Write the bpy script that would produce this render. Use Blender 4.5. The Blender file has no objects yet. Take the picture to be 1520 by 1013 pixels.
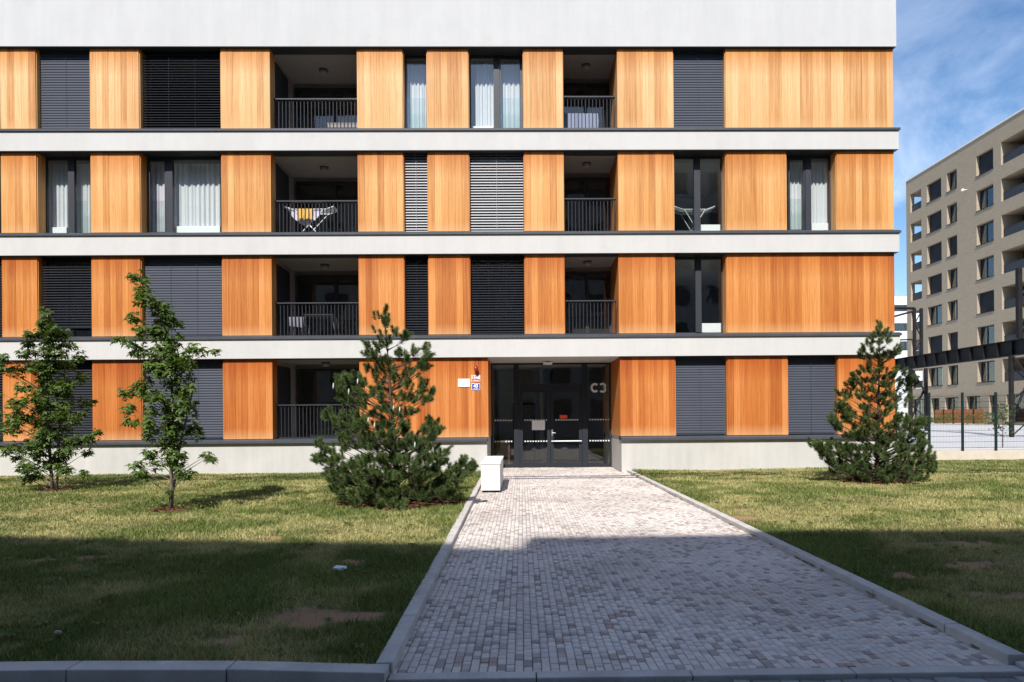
import bpy, bmesh, math, random
import numpy as np
from mathutils import Vector, Matrix

random.seed(7)
rng = np.random.default_rng(11)
sc = bpy.context.scene
COL = sc.collection
PI = math.pi

# ------------------------------------------------------------------ camera
cam_d = bpy.data.cameras.new("camera")
cam = bpy.data.objects.new("camera", cam_d)
COL.objects.link(cam)
_r = Vector((0.99986279, -0.01464457, -0.00774247))
_u = Vector((0.00775962, 0.00111449, 0.99996927))
_f = Vector((0.01463549, 0.99989214, -0.00122797))
_m = Matrix((_r, _u, -_f)).transposed().to_4x4()
_m.translation = Vector((2.672428, -19.89388, 1.510638))
cam.matrix_world = _m
cam_d.sensor_width = 36.0
cam_d.lens = 36.0 * 1013.0 / 1520.0
cam_d.shift_x = -29.225 / 1520.0
cam_d.shift_y = 116.84 / 1520.0
cam_d.clip_start = 0.1
cam_d.clip_end = 3000.0
sc.camera = cam

# ------------------------------------------------------------------ sky, sun, exposure
LDIR = Vector((0.20, 1.0, -1.0)).normalized()          # the way the sunlight travels
S = -LDIR
SUN_EL = math.asin(S.z)
SUN_ROT = math.atan2(S.x, S.y)
world = bpy.data.worlds.new("World")
sc.world = world
world.use_nodes = True
wn, wl = world.node_tree.nodes, world.node_tree.links
wn.clear()
w_out = wn.new("ShaderNodeOutputWorld")
w_bg = wn.new("ShaderNodeBackground")
w_bg.inputs["Strength"].default_value = 0.132
sky = wn.new("ShaderNodeTexSky")
sky.sky_type = 'NISHITA'
sky.sun_disc = False
sky.sun_elevation = SUN_EL
sky.sun_rotation = SUN_ROT
sky.air_density = 1.0
sky.dust_density = 0.3
sky.ozone_density = 2.5
w_tc = wn.new("ShaderNodeTexCoord")
w_mp = wn.new("ShaderNodeMapping")
w_mp.inputs["Rotation"].default_value = (0.0, 0.35, 0.5)
w_mp.inputs["Scale"].default_value = (2.1, 2.4, 3.6)
w_n = wn.new("ShaderNodeTexNoise")
w_n.inputs["Scale"].default_value = 1.7
w_n.inputs["Detail"].default_value = 9.0
w_n.inputs["Roughness"].default_value = 0.62
w_n.inputs["Distortion"].default_value = 0.5
w_r = wn.new("ShaderNodeValToRGB")
w_r.color_ramp.elements[0].position = 0.47
w_r.color_ramp.elements[0].color = (0, 0, 0, 1)
w_r.color_ramp.elements[1].position = 0.76
w_r.color_ramp.elements[1].color = (1, 1, 1, 1)
w_hs = wn.new("ShaderNodeHueSaturation")
w_hs.inputs["Saturation"].default_value = 1.14
w_hs.inputs["Value"].default_value = 0.83
w_mix = wn.new("ShaderNodeMixRGB")
w_mix.inputs["Color2"].default_value = (7.0, 7.6, 8.8, 1)
wl.new(w_tc.outputs["Generated"], w_mp.inputs["Vector"])
wl.new(w_mp.outputs["Vector"], w_n.inputs["Vector"])
wl.new(w_n.outputs["Fac"], w_r.inputs["Fac"])
# cloud thins out towards the zenith
w_sp = wn.new("ShaderNodeSeparateXYZ")
wl.new(w_tc.outputs["Generated"], w_sp.inputs[0])
w_er = wn.new("ShaderNodeMapRange")
w_er.inputs["From Min"].default_value = 0.26
w_er.inputs["From Max"].default_value = 0.46
w_er.inputs["To Min"].default_value = 0.66
w_er.inputs["To Max"].default_value = 0.22
wl.new(w_sp.outputs["Z"], w_er.inputs["Value"])
w_mu = wn.new("ShaderNodeMath")
w_mu.operation = 'MULTIPLY'
wl.new(w_r.outputs["Color"], w_mu.inputs[0])
wl.new(w_er.outputs["Result"], w_mu.inputs[1])
wl.new(w_mu.outputs[0], w_mix.inputs["Fac"])
wl.new(sky.outputs["Color"], w_hs.inputs["Color"])
wl.new(w_hs.outputs["Color"], w_mix.inputs["Color1"])
wl.new(w_mix.outputs["Color"], w_bg.inputs["Color"])
wl.new(w_bg.outputs["Background"], w_out.inputs["Surface"])

sun_d = bpy.data.lights.new("sun", 'SUN')
sun_d.energy = 4.45
sun_d.angle = math.radians(0.53)
sun_d.color = (1.0, 0.955, 0.90)
sun = bpy.data.objects.new("sun", sun_d)
sun.rotation_euler = LDIR.to_track_quat('-Z', 'Y').to_euler()
sun.location = (-10, -40, 40)
COL.objects.link(sun)
vs = sc.view_settings
vs.view_transform = 'Standard'
try:
    vs.look = 'None'
except Exception:
    pass
vs.gamma = 1.0
vs.use_curve_mapping = False
vs.exposure = 0.62
sc.cycles.max_bounces = 8
sc.cycles.transparent_max_bounces = 16
sc.cycles.use_denoising = True

# ------------------------------------------------------------------ helpers
def tag(o, label=None, cat=None, group=None, kind=None):
    if label: o["label"] = label
    if cat: o["category"] = cat
    if group: o["group"] = group
    if kind: o["kind"] = kind
    return o

OFF = {}

def link(name, me, parent=None, origin=(0, 0, 0)):
    o = bpy.data.objects.new(name, me)
    COL.objects.link(o)
    if parent is not None:
        o.parent = parent
        po = OFF[parent.name]
        o.location = Vector(origin) - Vector(po)
    else:
        o.location = origin
    OFF[o.name] = tuple(origin)
    return o

def empty(name, loc, label=None, cat=None, group=None):
    o = bpy.data.objects.new(name, None)
    COL.objects.link(o)
    o.location = loc
    o.empty_display_size = 0.2
    OFF[o.name] = tuple(loc)
    return tag(o, label, cat, group)

class MB:
    """collects quads in world coordinates; build() links them as one mesh"""
    def __init__(s):
        s.v, s.f = [], []
    def quad(s, a, b, c, d):
        n = len(s.v); s.v += [tuple(a), tuple(b), tuple(c), tuple(d)]; s.f.append((n, n+1, n+2, n+3)); return s
    def poly(s, pts):
        n = len(s.v); s.v += [tuple(p) for p in pts]; s.f.append(tuple(range(n, n+len(pts)))); return s
    def box(s, x0, x1, y0, y1, z0, z1):
        n = len(s.v)
        s.v += [(x0,y0,z0),(x1,y0,z0),(x1,y1,z0),(x0,y1,z0),(x0,y0,z1),(x1,y0,z1),(x1,y1,z1),(x0,y1,z1)]
        s.f += [tuple(n+i for i in q) for q in ((0,3,2,1),(4,5,6,7),(0,1,5,4),(1,2,6,5),(2,3,7,6),(3,0,4,7))]
        return s
    def hexa(s, bot, top):
        """bot, top: four points each, counter-clockwise from above"""
        n = len(s.v); s.v += [tuple(p) for p in bot] + [tuple(p) for p in top]
        s.f += [tuple(n+i for i in q) for q in ((0,3,2,1),(4,5,6,7),(0,1,5,4),(1,2,6,5),(2,3,7,6),(3,0,4,7))]
        return s
    def tube(s, pts, radii, n=6):
        pts = [Vector(p) for p in pts]
        if not isinstance(radii, (list, tuple)): radii = [radii]*len(pts)
        base = len(s.v)
        for i, p in enumerate(pts):
            d = (pts[min(i+1, len(pts)-1)] - pts[max(i-1, 0)])
            if d.length < 1e-9: d = Vector((0, 0, 1))
            d.normalize()
            a = d.cross(Vector((0, 0, 1)))
            if a.length < 0.05: a = d.cross(Vector((1, 0, 0)))
            a.normalize(); b = d.cross(a)
            for k in range(n):
                t = 2*PI*k/n
                s.v.append(tuple(p + (a*math.cos(t) + b*math.sin(t))*radii[i]))
        for i in range(len(pts)-1):
            for k in range(n):
                k2 = (k+1) % n
                s.f.append((base+i*n+k, base+i*n+k2, base+(i+1)*n+k2, base+(i+1)*n+k))
        s.f.append(tuple(base+k for k in reversed(range(n))))
        s.f.append(tuple(base+(len(pts)-1)*n+k for k in range(n)))
        return s
    def build(s, name, mat, parent=None, origin=None, smooth=False, kind=None, bevel=0.0):
        origin = origin if origin is not None else (OFF[parent.name] if parent is not None else (0, 0, 0))
        me = bpy.data.meshes.new(name)
        ox, oy, oz = origin
        me.from_pydata([(x-ox, y-oy, z-oz) for x, y, z in s.v], [], s.f)
        me.materials.append(mat)
        if bevel > 0:
            bm = bmesh.new(); bm.from_mesh(me)
            bmesh.ops.remove_doubles(bm, verts=bm.verts, dist=1e-5)
            bmesh.ops.bevel(bm, geom=list(bm.edges), offset=bevel, segments=2, affect='EDGES', profile=0.6)
            bm.to_mesh(me); bm.free()
        if smooth:
            me.polygons.foreach_set("use_smooth", [True]*len(me.polygons))
        me.update()
        o = link(name, me, parent, origin)
        if kind: o["kind"] = kind
        return o

def np_mesh(name, verts, loops, starts, totals, mat, attrs=None, parent=None, origin=(0, 0, 0), kind=None, smooth=False):
    me = bpy.data.meshes.new(name)
    me.vertices.add(len(verts)); me.loops.add(len(loops)); me.polygons.add(len(starts))
    v = np.asarray(verts, dtype=np.float32) - np.asarray(origin, dtype=np.float32)
    me.vertices.foreach_set("co", v.ravel())
    me.loops.foreach_set("vertex_index", np.asarray(loops, dtype=np.int32))
    me.polygons.foreach_set("loop_start", np.asarray(starts, dtype=np.int32))
    try:
        me.polygons.foreach_set("loop_total", np.asarray(totals, dtype=np.int32))
    except Exception:
        pass
    for an, (typ, data) in (attrs or {}).items():
        a = me.attributes.new(an, typ, 'POINT')
        if typ == 'FLOAT':
            a.data.foreach_set("value", np.asarray(data, dtype=np.float32))
        else:
            a.data.foreach_set("color", np.asarray(data, dtype=np.float32).ravel())
    me.materials.append(mat)
    if smooth:
        me.polygons.foreach_set("use_smooth", np.ones(len(starts), dtype=bool))
    me.update(calc_edges=True)
    me.validate()
    o = link(name, me, parent, origin)
    if kind: o["kind"] = kind
    return o

# value noise for placing things
_PERM = rng.random((512, 512))
def vnoise(x, y, sc_=1.0, ox=0.0, oy=0.0):
    x = np.asarray(x)*sc_ + 137.3 + ox; y = np.asarray(y)*sc_ + 91.7 + oy
    xi = np.floor(x).astype(int); yi = np.floor(y).astype(int)
    fx = x-xi; fy = y-yi; fx = fx*fx*(3-2*fx); fy = fy*fy*(3-2*fy)
    a = _PERM[xi % 512, yi % 512]; b = _PERM[(xi+1) % 512, yi % 512]
    c = _PERM[xi % 512, (yi+1) % 512]; d = _PERM[(xi+1) % 512, (yi+1) % 512]
    return (a*(1-fx)+b*fx)*(1-fy) + (c*(1-fx)+d*fx)*fy

# ------------------------------------------------------------------ materials
class NT:
    def __init__(s, name):
        s.m = bpy.data.materials.new(name); s.m.use_nodes = True
        s.t = s.m.node_tree; s.n = s.t.nodes; s.l = s.t.links
        s.n.clear(); s.out = s.n.new("ShaderNodeOutputMaterial")
    def node(s, typ, **kw):
        x = s.n.new(typ)
        for k, v in kw.items(): setattr(x, k, v)
        return x
    def set(s, node, **kw):
        for k, v in kw.items():
            k = k.replace("_", " ")
            i = node.inputs[k]
            if hasattr(v, "is_linked") or isinstance(v, bpy.types.NodeSocket): s.l.new(v, i)
            else: i.default_value = v
        return node
    def pos(s): return s.node("ShaderNodeNewGeometry").outputs["Position"]
    def mapping(s, vec, scale=(1, 1, 1), loc=(0, 0, 0)):
        m = s.node("ShaderNodeMapping"); s.l.new(vec, m.inputs["Vector"])
        m.inputs["Scale"].default_value = scale; m.inputs["Location"].default_value = loc
        return m.outputs["Vector"]
    def noise(s, vec, scale, detail=4, rough=0.55, dist=0.0):
        x = s.node("ShaderNodeTexNoise"); s.l.new(vec, x.inputs["Vector"])
        x.inputs["Scale"].default_value = scale; x.inputs["Detail"].default_value = detail
        x.inputs["Roughness"].default_value = rough; x.inputs["Distortion"].default_value = dist
        return x.outputs["Fac"]
    def ramp(s, fac, stops):
        r = s.node("ShaderNodeValToRGB"); s.l.new(fac, r.inputs["Fac"])
        e = r.color_ramp.elements
        while len(e) < len(stops): e.new(0.5)
        for i, (p, c) in enumerate(stops):
            e[i].position = p
            e[i].color = (c, c, c, 1) if isinstance(c, (int, float)) else (*c, 1)
        return r.outputs["Color"]
    def mix(s, fac, a, b, mode='MIX'):
        x = s.node("ShaderNodeMixRGB", blend_type=mode)
        for i, v in ((0, fac), (1, a), (2, b)):
            if isinstance(v, bpy.types.NodeSocket): s.l.new(v, x.inputs[i])
            elif i == 0: x.inputs[0].default_value = v
            else: x.inputs[i].default_value = (*v, 1) if len(v) == 3 else v
        return x.outputs[0]
    def math(s, op, a, b=0.0, c=None, clamp=False):
        x = s.node("ShaderNodeMath", operation=op, use_clamp=clamp)
        for i, v in enumerate((a, b) if c is None else (a, b, c)):
            if isinstance(v, bpy.types.NodeSocket): s.l.new(v, x.inputs[i])
            else: x.inputs[i].default_value = v
        return x.outputs[0]
    def sep(s, vec):
        x = s.node("ShaderNodeSeparateXYZ"); s.l.new(vec, x.inputs[0]); return x.outputs
    def bsdf(s, color, rough=0.7, spec=0.5, metal=0.0, normal=None):
        p = s.node("ShaderNodeBsdfPrincipled")
        for k, v in (("Base Color", color), ("Roughness", rough), ("Metallic", metal), ("Specular IOR Level", spec)):
            if isinstance(v, bpy.types.NodeSocket): s.l.new(v, p.inputs[k])
            elif k == "Base Color": p.inputs[k].default_value = (*v, 1)
            else: p.inputs[k].default_value = v
        if normal is not None: s.l.new(normal, p.inputs["Normal"])
        return p
    def bump(s, h, strength=0.3, dist=0.01):
        b = s.node("ShaderNodeBump"); s.l.new(h, b.inputs["Height"])
        b.inputs["Strength"].default_value = strength; b.inputs["Distance"].default_value = dist
        return b.outputs["Normal"]
    def done(s, shader):
        s.l.new(shader.outputs[0], s.out.inputs["Surface"]); return s.m

def plain(name, color, rough=0.6, spec=0.4, metal=0.0, var=0.12, scale=6.0, bump=0.0):
    t = NT(name); p = t.pos()
    n = t.noise(p, scale, 5, 0.6)
    c = t.mix(t.ramp(n, [(0.3, 0.0), (0.7, 1.0)]), tuple(x*(1-var) for x in color), tuple(min(1, x*(1+var)) for x in color))
    nm = t.bump(t.noise(p, scale*14, 3), bump, 0.004) if bump else None
    return t.done(t.bsdf(c, rough, spec, metal, nm))

def mat_plaster(name, color, streak=0.06):
    t = NT(name); p = t.pos()
    big = t.noise(p, 0.9, 6, 0.6)
    st = t.noise(t.mapping(p, (3.0, 3.0, 0.35)), 1.3, 6, 0.65)
    fine = t.noise(p, 90, 3, 0.6)
    f = t.math('ADD', t.math('MULTIPLY', big, 0.5), t.math('MULTIPLY', st, 0.5))
    k = 1 - streak*2.2
    c = t.mix(t.ramp(f, [(0.33, 0.0), (0.62, 1.0)]), tuple(x*k for x in color), color)
    c = t.mix(t.ramp(fine, [(0.3, 0.0), (0.7, 0.12)]), c, tuple(x*0.7 for x in color))
    dirt = t.ramp(t.noise(t.mapping(p, (1.4, 1.4, 2.2)), 3.1, 7, 0.7), [(0.56, 0.0), (0.76, 0.30)])
    c = t.mix(dirt, c, tuple(x*0.72 for x in color))
    return t.done(t.bsdf(c, 0.9, 0.2, 0.0, t.bump(fine, 0.25, 0.003)))

def mat_wood():
    t = NT("larch_cladding"); p = t.pos(); x, y, z = t.sep(p)
    rnd = t.node("ShaderNodeObjectInfo").outputs["Random"]
    # boards higher on the wall are bleached paler by the weather
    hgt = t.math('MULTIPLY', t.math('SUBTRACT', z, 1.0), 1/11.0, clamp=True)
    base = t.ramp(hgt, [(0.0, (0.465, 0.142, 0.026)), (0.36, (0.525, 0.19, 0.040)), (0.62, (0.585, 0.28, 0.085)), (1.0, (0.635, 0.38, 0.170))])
    deep = t.mix(1.0, base, (0.68, 0.52, 0.36), 'MULTIPLY')
    pale = t.mix(0.12, t.mix(1.0, base, (1.20, 1.30, 1.55), 'MULTIPLY'), (0.80, 0.53, 0.24))
    seed = t.node("ShaderNodeCombineXYZ"); t.l.new(t.math('MULTIPLY', rnd, 37.0), seed.inputs[0]); t.l.new(t.math('MULTIPLY', rnd, 91.0), seed.inputs[2])
    va = t.node("ShaderNodeVectorMath", operation='ADD'); t.l.new(p, va.inputs[0]); t.l.new(seed.outputs[0], va.inputs[1])
    pv = va.outputs[0]
    tone = t.math('ADD', t.math('MULTIPLY', rnd, 0.40), t.math('MULTIPLY', t.noise(t.mapping(pv, (19, 19, 0.38)), 1.0, 4, 0.62, 0.3), 0.72))
    c = t.mix(t.ramp(tone, [(0.28, 1.0), (0.55, 0.0)]), base, deep)
    c = t.mix(t.ramp(tone, [(0.56, 0.0), (0.80, 0.95)]), c, pale)
    grain = t.noise(t.mapping(pv, (95, 95, 1.6)), 1.0, 5, 0.6, 0.4)
    c = t.mix(t.ramp(grain, [(0.34, 0.42), (0.56, 0.0)]), c, t.mix(1.0, c, (0.55, 0.42, 0.30), 'MULTIPLY'))
    fig = t.noise(t.mapping(pv, (22, 22, 3.5)), 1.0, 3, 0.5, 1.2)
    c = t.mix(t.ramp(fig, [(0.55, 0.0), (0.7, 0.25)]), c, t.mix(1.0, c, (0.72, 0.60, 0.46), 'MULTIPLY'))
    # weathering inside each storey: richer under the band, greyed and bleached at the foot
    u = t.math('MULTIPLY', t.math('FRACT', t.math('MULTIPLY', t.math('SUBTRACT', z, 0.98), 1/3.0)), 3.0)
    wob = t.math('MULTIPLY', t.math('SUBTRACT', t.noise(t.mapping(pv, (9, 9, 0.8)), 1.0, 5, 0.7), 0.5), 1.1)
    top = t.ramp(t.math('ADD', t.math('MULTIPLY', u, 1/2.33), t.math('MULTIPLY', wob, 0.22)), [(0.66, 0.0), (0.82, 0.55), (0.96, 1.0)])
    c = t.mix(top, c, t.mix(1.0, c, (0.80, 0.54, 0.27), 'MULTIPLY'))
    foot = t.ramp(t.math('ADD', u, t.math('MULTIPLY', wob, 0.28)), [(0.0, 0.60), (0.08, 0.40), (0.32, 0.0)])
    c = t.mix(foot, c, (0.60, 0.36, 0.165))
    h = t.math('ADD', t.math('MULTIPLY', grain, 0.7), t.math('MULTIPLY', fig, 0.3))
    return t.done(t.bsdf(c, 0.62, 0.3, 0.0, t.bump(h, 0.22, 0.003)))

def mat_glass(name, tint=(0.80, 0.84, 0.82), boost=0.05, wav=0.012):
    # each pane is a thin box: two faces, each reflecting its share (Schlick, the same from both sides)
    t = NT(name); p = t.pos()
    nm = t.bump(t.noise(p, 1.1, 2, 0.5), wav, 0.4)
    dt = t.node("ShaderNodeVectorMath", operation='DOT_PRODUCT')
    t.l.new(t.node("ShaderNodeNewGeometry").outputs["Incoming"], dt.inputs[0]); t.l.new(t.node("ShaderNodeNewGeometry").outputs["Normal"], dt.inputs[1])
    one = t.math('SUBTRACT', 1.0, t.math('ABSOLUTE', dt.outputs["Value"]), clamp=True)
    fac = t.math('MULTIPLY_ADD', t.math('POWER', one, 5.0), 0.90, 0.045+boost, clamp=True)
    tr = t.node("ShaderNodeBsdfTransparent"); tr.inputs[0].default_value = (*[x**0.5 for x in tint], 1)
    gl = t.node("ShaderNodeBsdfGlossy"); gl.inputs["Roughness"].default_value = 0.012; gl.inputs["Color"].default_value = (0.93, 0.95, 0.96, 1)
    t.l.new(nm, gl.inputs["Normal"])
    mx = t.node("ShaderNodeMixShader"); t.l.new(fac, mx.inputs[0]); t.l.new(tr.outputs[0], mx.inputs[1]); t.l.new(gl.outputs[0], mx.inputs[2])
    return t.done(mx)

def mat_cloth(name, color, trans=0.35):
    t = NT(name); p = t.pos()
    n = t.noise(p, 60, 3)
    c = t.mix(t.ramp(n, [(0.3, 0.0), (0.7, 1.0)]), tuple(x*0.93 for x in color), color)
    d = t.bsdf(c, 0.9, 0.1)
    tl = t.node("ShaderNodeBsdfTranslucent"); t.l.new(c, tl.inputs[0])
    mx = t.node("ShaderNodeMixShader"); mx.inputs[0].default_value = trans
    t.l.new(d.outputs[0], mx.inputs[1]); t.l.new(tl.outputs[0], mx.inputs[2])
    return t.done(mx)

def mat_leaf(name, c0, c1, trans=0.35, spec=0.35, rough=0.5):
    t = NT(name); p = t.pos()
    a = t.node("ShaderNodeAttribute"); a.attribute_name = "tone"
    f = t.math('ADD', t.math('MULTIPLY', a.outputs["Fac"], 0.75), t.math('MULTIPLY', t.noise(p, 7, 3), 0.25))
    c = t.mix(f, c0, c1)
    d = t.bsdf(c, rough, spec)
    tl = t.node("ShaderNodeBsdfTranslucent"); t.l.new(t.mix(1.0, c, (1.25, 1.25, 0.55), 'MULTIPLY'), tl.inputs[0])
    mx = t.node("ShaderNodeMixShader"); mx.inputs[0].default_value = trans
    t.l.new(d.outputs[0], mx.inputs[1]); t.l.new(tl.outputs[0], mx.inputs[2])
    return t.done(mx)

GREEN0, GREEN1, STRAW, SOIL = (0.045, 0.075, 0.016), (0.13, 0.17, 0.038), (0.46, 0.38, 0.17), (0.42, 0.25, 0.15)
def mat_lawn():
    t = NT("lawn_soil"); p = t.pos()
    dry = t.node("ShaderNodeAttribute"); dry.attribute_name = "dry"
    bare = t.node("ShaderNodeAttribute"); bare.attribute_name = "bare"
    n1 = t.noise(p, 22, 5, 0.7); n2 = t.noise(p, 140, 3, 0.7)
    g = t.mix(t.ramp(n1, [(0.3, 0.0), (0.7, 1.0)]), GREEN0, tuple(x*0.75 for x in GREEN1))
    th = t.mix(n2, (0.10, 0.075, 0.032), tuple(x*0.8 for x in STRAW))
    c = t.mix(t.math('ADD', t.math('MULTIPLY', dry.outputs["Fac"], 0.8), t.math('MULTIPLY', n1, 0.35), clamp=True), g, th)
    so = t.mix(n2, tuple(x*0.6 for x in SOIL), tuple(x*1.25 for x in SOIL))
    c = t.mix(t.ramp(t.math('ADD', bare.outputs["Fac"], t.math('MULTIPLY', t.math('SUBTRACT', n1, 0.5), 0.7)), [(0.35, 0.0), (0.6, 1.0)]), c, so)
    return t.done(t.bsdf(c, 0.95, 0.1, 0.0, t.bump(t.math('ADD', n1, n2), 0.8, 0.02)))

def mat_blade():
    t = NT("grass_blade")
    dry = t.node("ShaderNodeAttribute"); dry.attribute_name = "dry"
    tone = t.node("ShaderNodeAttribute"); tone.attribute_name = "tone"
    g = t.mix(tone.outputs["Fac"], (0.060, 0.092, 0.018), (0.235, 0.285, 0.068))
    s = t.mix(tone.outputs["Fac"], (0.30, 0.275, 0.11), (0.60, 0.56, 0.24))
    c = t.mix(dry.outputs["Fac"], g, s)
    d = t.bsdf(c, 0.6, 0.25)
    tl = t.node("ShaderNodeBsdfTranslucent"); t.l.new(c, tl.inputs[0])
    mx = t.node("ShaderNodeMixShader"); mx.inputs[0].default_value = 0.3
    t.l.new(d.outputs[0], mx.inputs[1]); t.l.new(tl.outputs[0], mx.inputs[2])
    return t.done(mx)

def mat_sett():
    t = NT("granite_sett"); p = t.pos()
    a = t.node("ShaderNodeAttribute"); a.attribute_name = "col"
    sp = t.noise(p, 420, 2, 0.7); md = t.noise(p, 45, 4, 0.65); bg = t.noise(p, 0.7, 6, 0.62)
    c = t.mix(t.ramp(sp, [(0.36, 0.35), (0.6, 0.0)]), a.outputs["Color"], t.mix(1.0, a.outputs["Color"], (0.6, 0.6, 0.6), 'MULTIPLY'))
    c = t.mix(t.ramp(md, [(0.35, 0.30), (0.6, 0.0)]), c, t.mix(1.0, c, (0.72, 0.70, 0.68), 'MULTIPLY'))
    c = t.mix(t.ramp(bg, [(0.38, 1.0), (0.58, 0.0)]), c, t.mix(1.0, c, (0.80, 0.785, 0.775), 'MULTIPLY'))
    return t.done(t.bsdf(c, 0.72, 0.35, 0.0, t.bump(t.math('ADD', md, t.math('MULTIPLY', sp, 0.5)), 0.5, 0.004)))

def mat_concrete(name, color, dark=0.62):
    t = NT(name); p = t.pos()
    a = t.noise(p, 3.2, 7, 0.68); b = t.noise(p, 120, 4, 0.7)
    c = t.mix(t.ramp(a, [(0.32, 0.0), (0.66, 1.0)]), tuple(x*dark for x in color), color)
    c = t.mix(t.ramp(b, [(0.32, 0.4), (0.52, 0.0)]), c, tuple(x*0.55 for x in color))
    return t.done(t.bsdf(c, 0.88, 0.25, 0.0, t.bump(b, 0.4, 0.004)))

def mat_mulch():
    t = NT("bark_mulch"); p = t.pos()
    a = t.noise(p, 55, 5, 0.7)
    c = t.mix(t.ramp(a, [(0.3, 0.0), (0.7, 1.0)]), (0.050, 0.024, 0.014), (0.235, 0.115, 0.066))
    return t.done(t.bsdf(c, 0.95, 0.1, 0.0, t.bump(a, 0.9, 0.03)))

def mat_brick_tan():
    t = NT("tan_brick"); p = t.pos()
    x, y, z = t.sep(p)
    cb = t.node("ShaderNodeCombineXYZ"); t.l.new(t.math('ADD', x, y), cb.inputs[0]); t.l.new(z, cb.inputs[1])
    br = t.node("ShaderNodeTexBrick"); t.l.new(cb.outputs[0], br.inputs["Vector"])
    br.inputs["Scale"].default_value = 1.0; br.inputs["Brick Width"].default_value = 0.25; br.inputs["Row Height"].default_value = 0.083
    br.inputs["Mortar Size"].default_value = 0.009
    br.inputs["Color1"].default_value = (0.42, 0.335, 0.235, 1); br.inputs["Color2"].default_value = (0.36, 0.285, 0.20, 1); br.inputs["Mortar"].default_value = (0.32, 0.28, 0.22, 1)
    n = t.noise(p, 0.5, 5, 0.6)
    c = t.mix(t.ramp(n, [(0.3, 0.22), (0.65, 0.0)]), br.outputs["Color"], (0.36, 0.30, 0.22))
    return t.done(t.bsdf(c, 0.9, 0.2))

def mat_bark(name, c0, c1):
    t = NT(name); p = t.pos()
    a = t.noise(t.mapping(p, (60, 60, 12)), 1.0, 5, 0.7)
    return t.done(t.bsdf(t.mix(t.ramp(a, [(0.3, 0.0), (0.7, 1.0)]), c0, c1), 0.9, 0.15, 0.0, t.bump(a, 0.7, 0.01)))

def mat_ground(name, c0, c1, scale=2.0, rough=0.92):
    t = NT(name); p = t.pos()
    a = t.noise(p, scale, 8, 0.65); b = t.noise(p, scale*40, 3, 0.7)
    c = t.mix(t.ramp(a, [(0.3, 0.0), (0.7, 1.0)]), c0, c1)
    c = t.mix(t.ramp(b, [(0.3, 0.35), (0.55, 0.0)]), c, tuple(x*0.6 for x in c0))
    return t.done(t.bsdf(c, rough, 0.25, 0.0, t.bump(b, 0.4, 0.01)))

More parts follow.
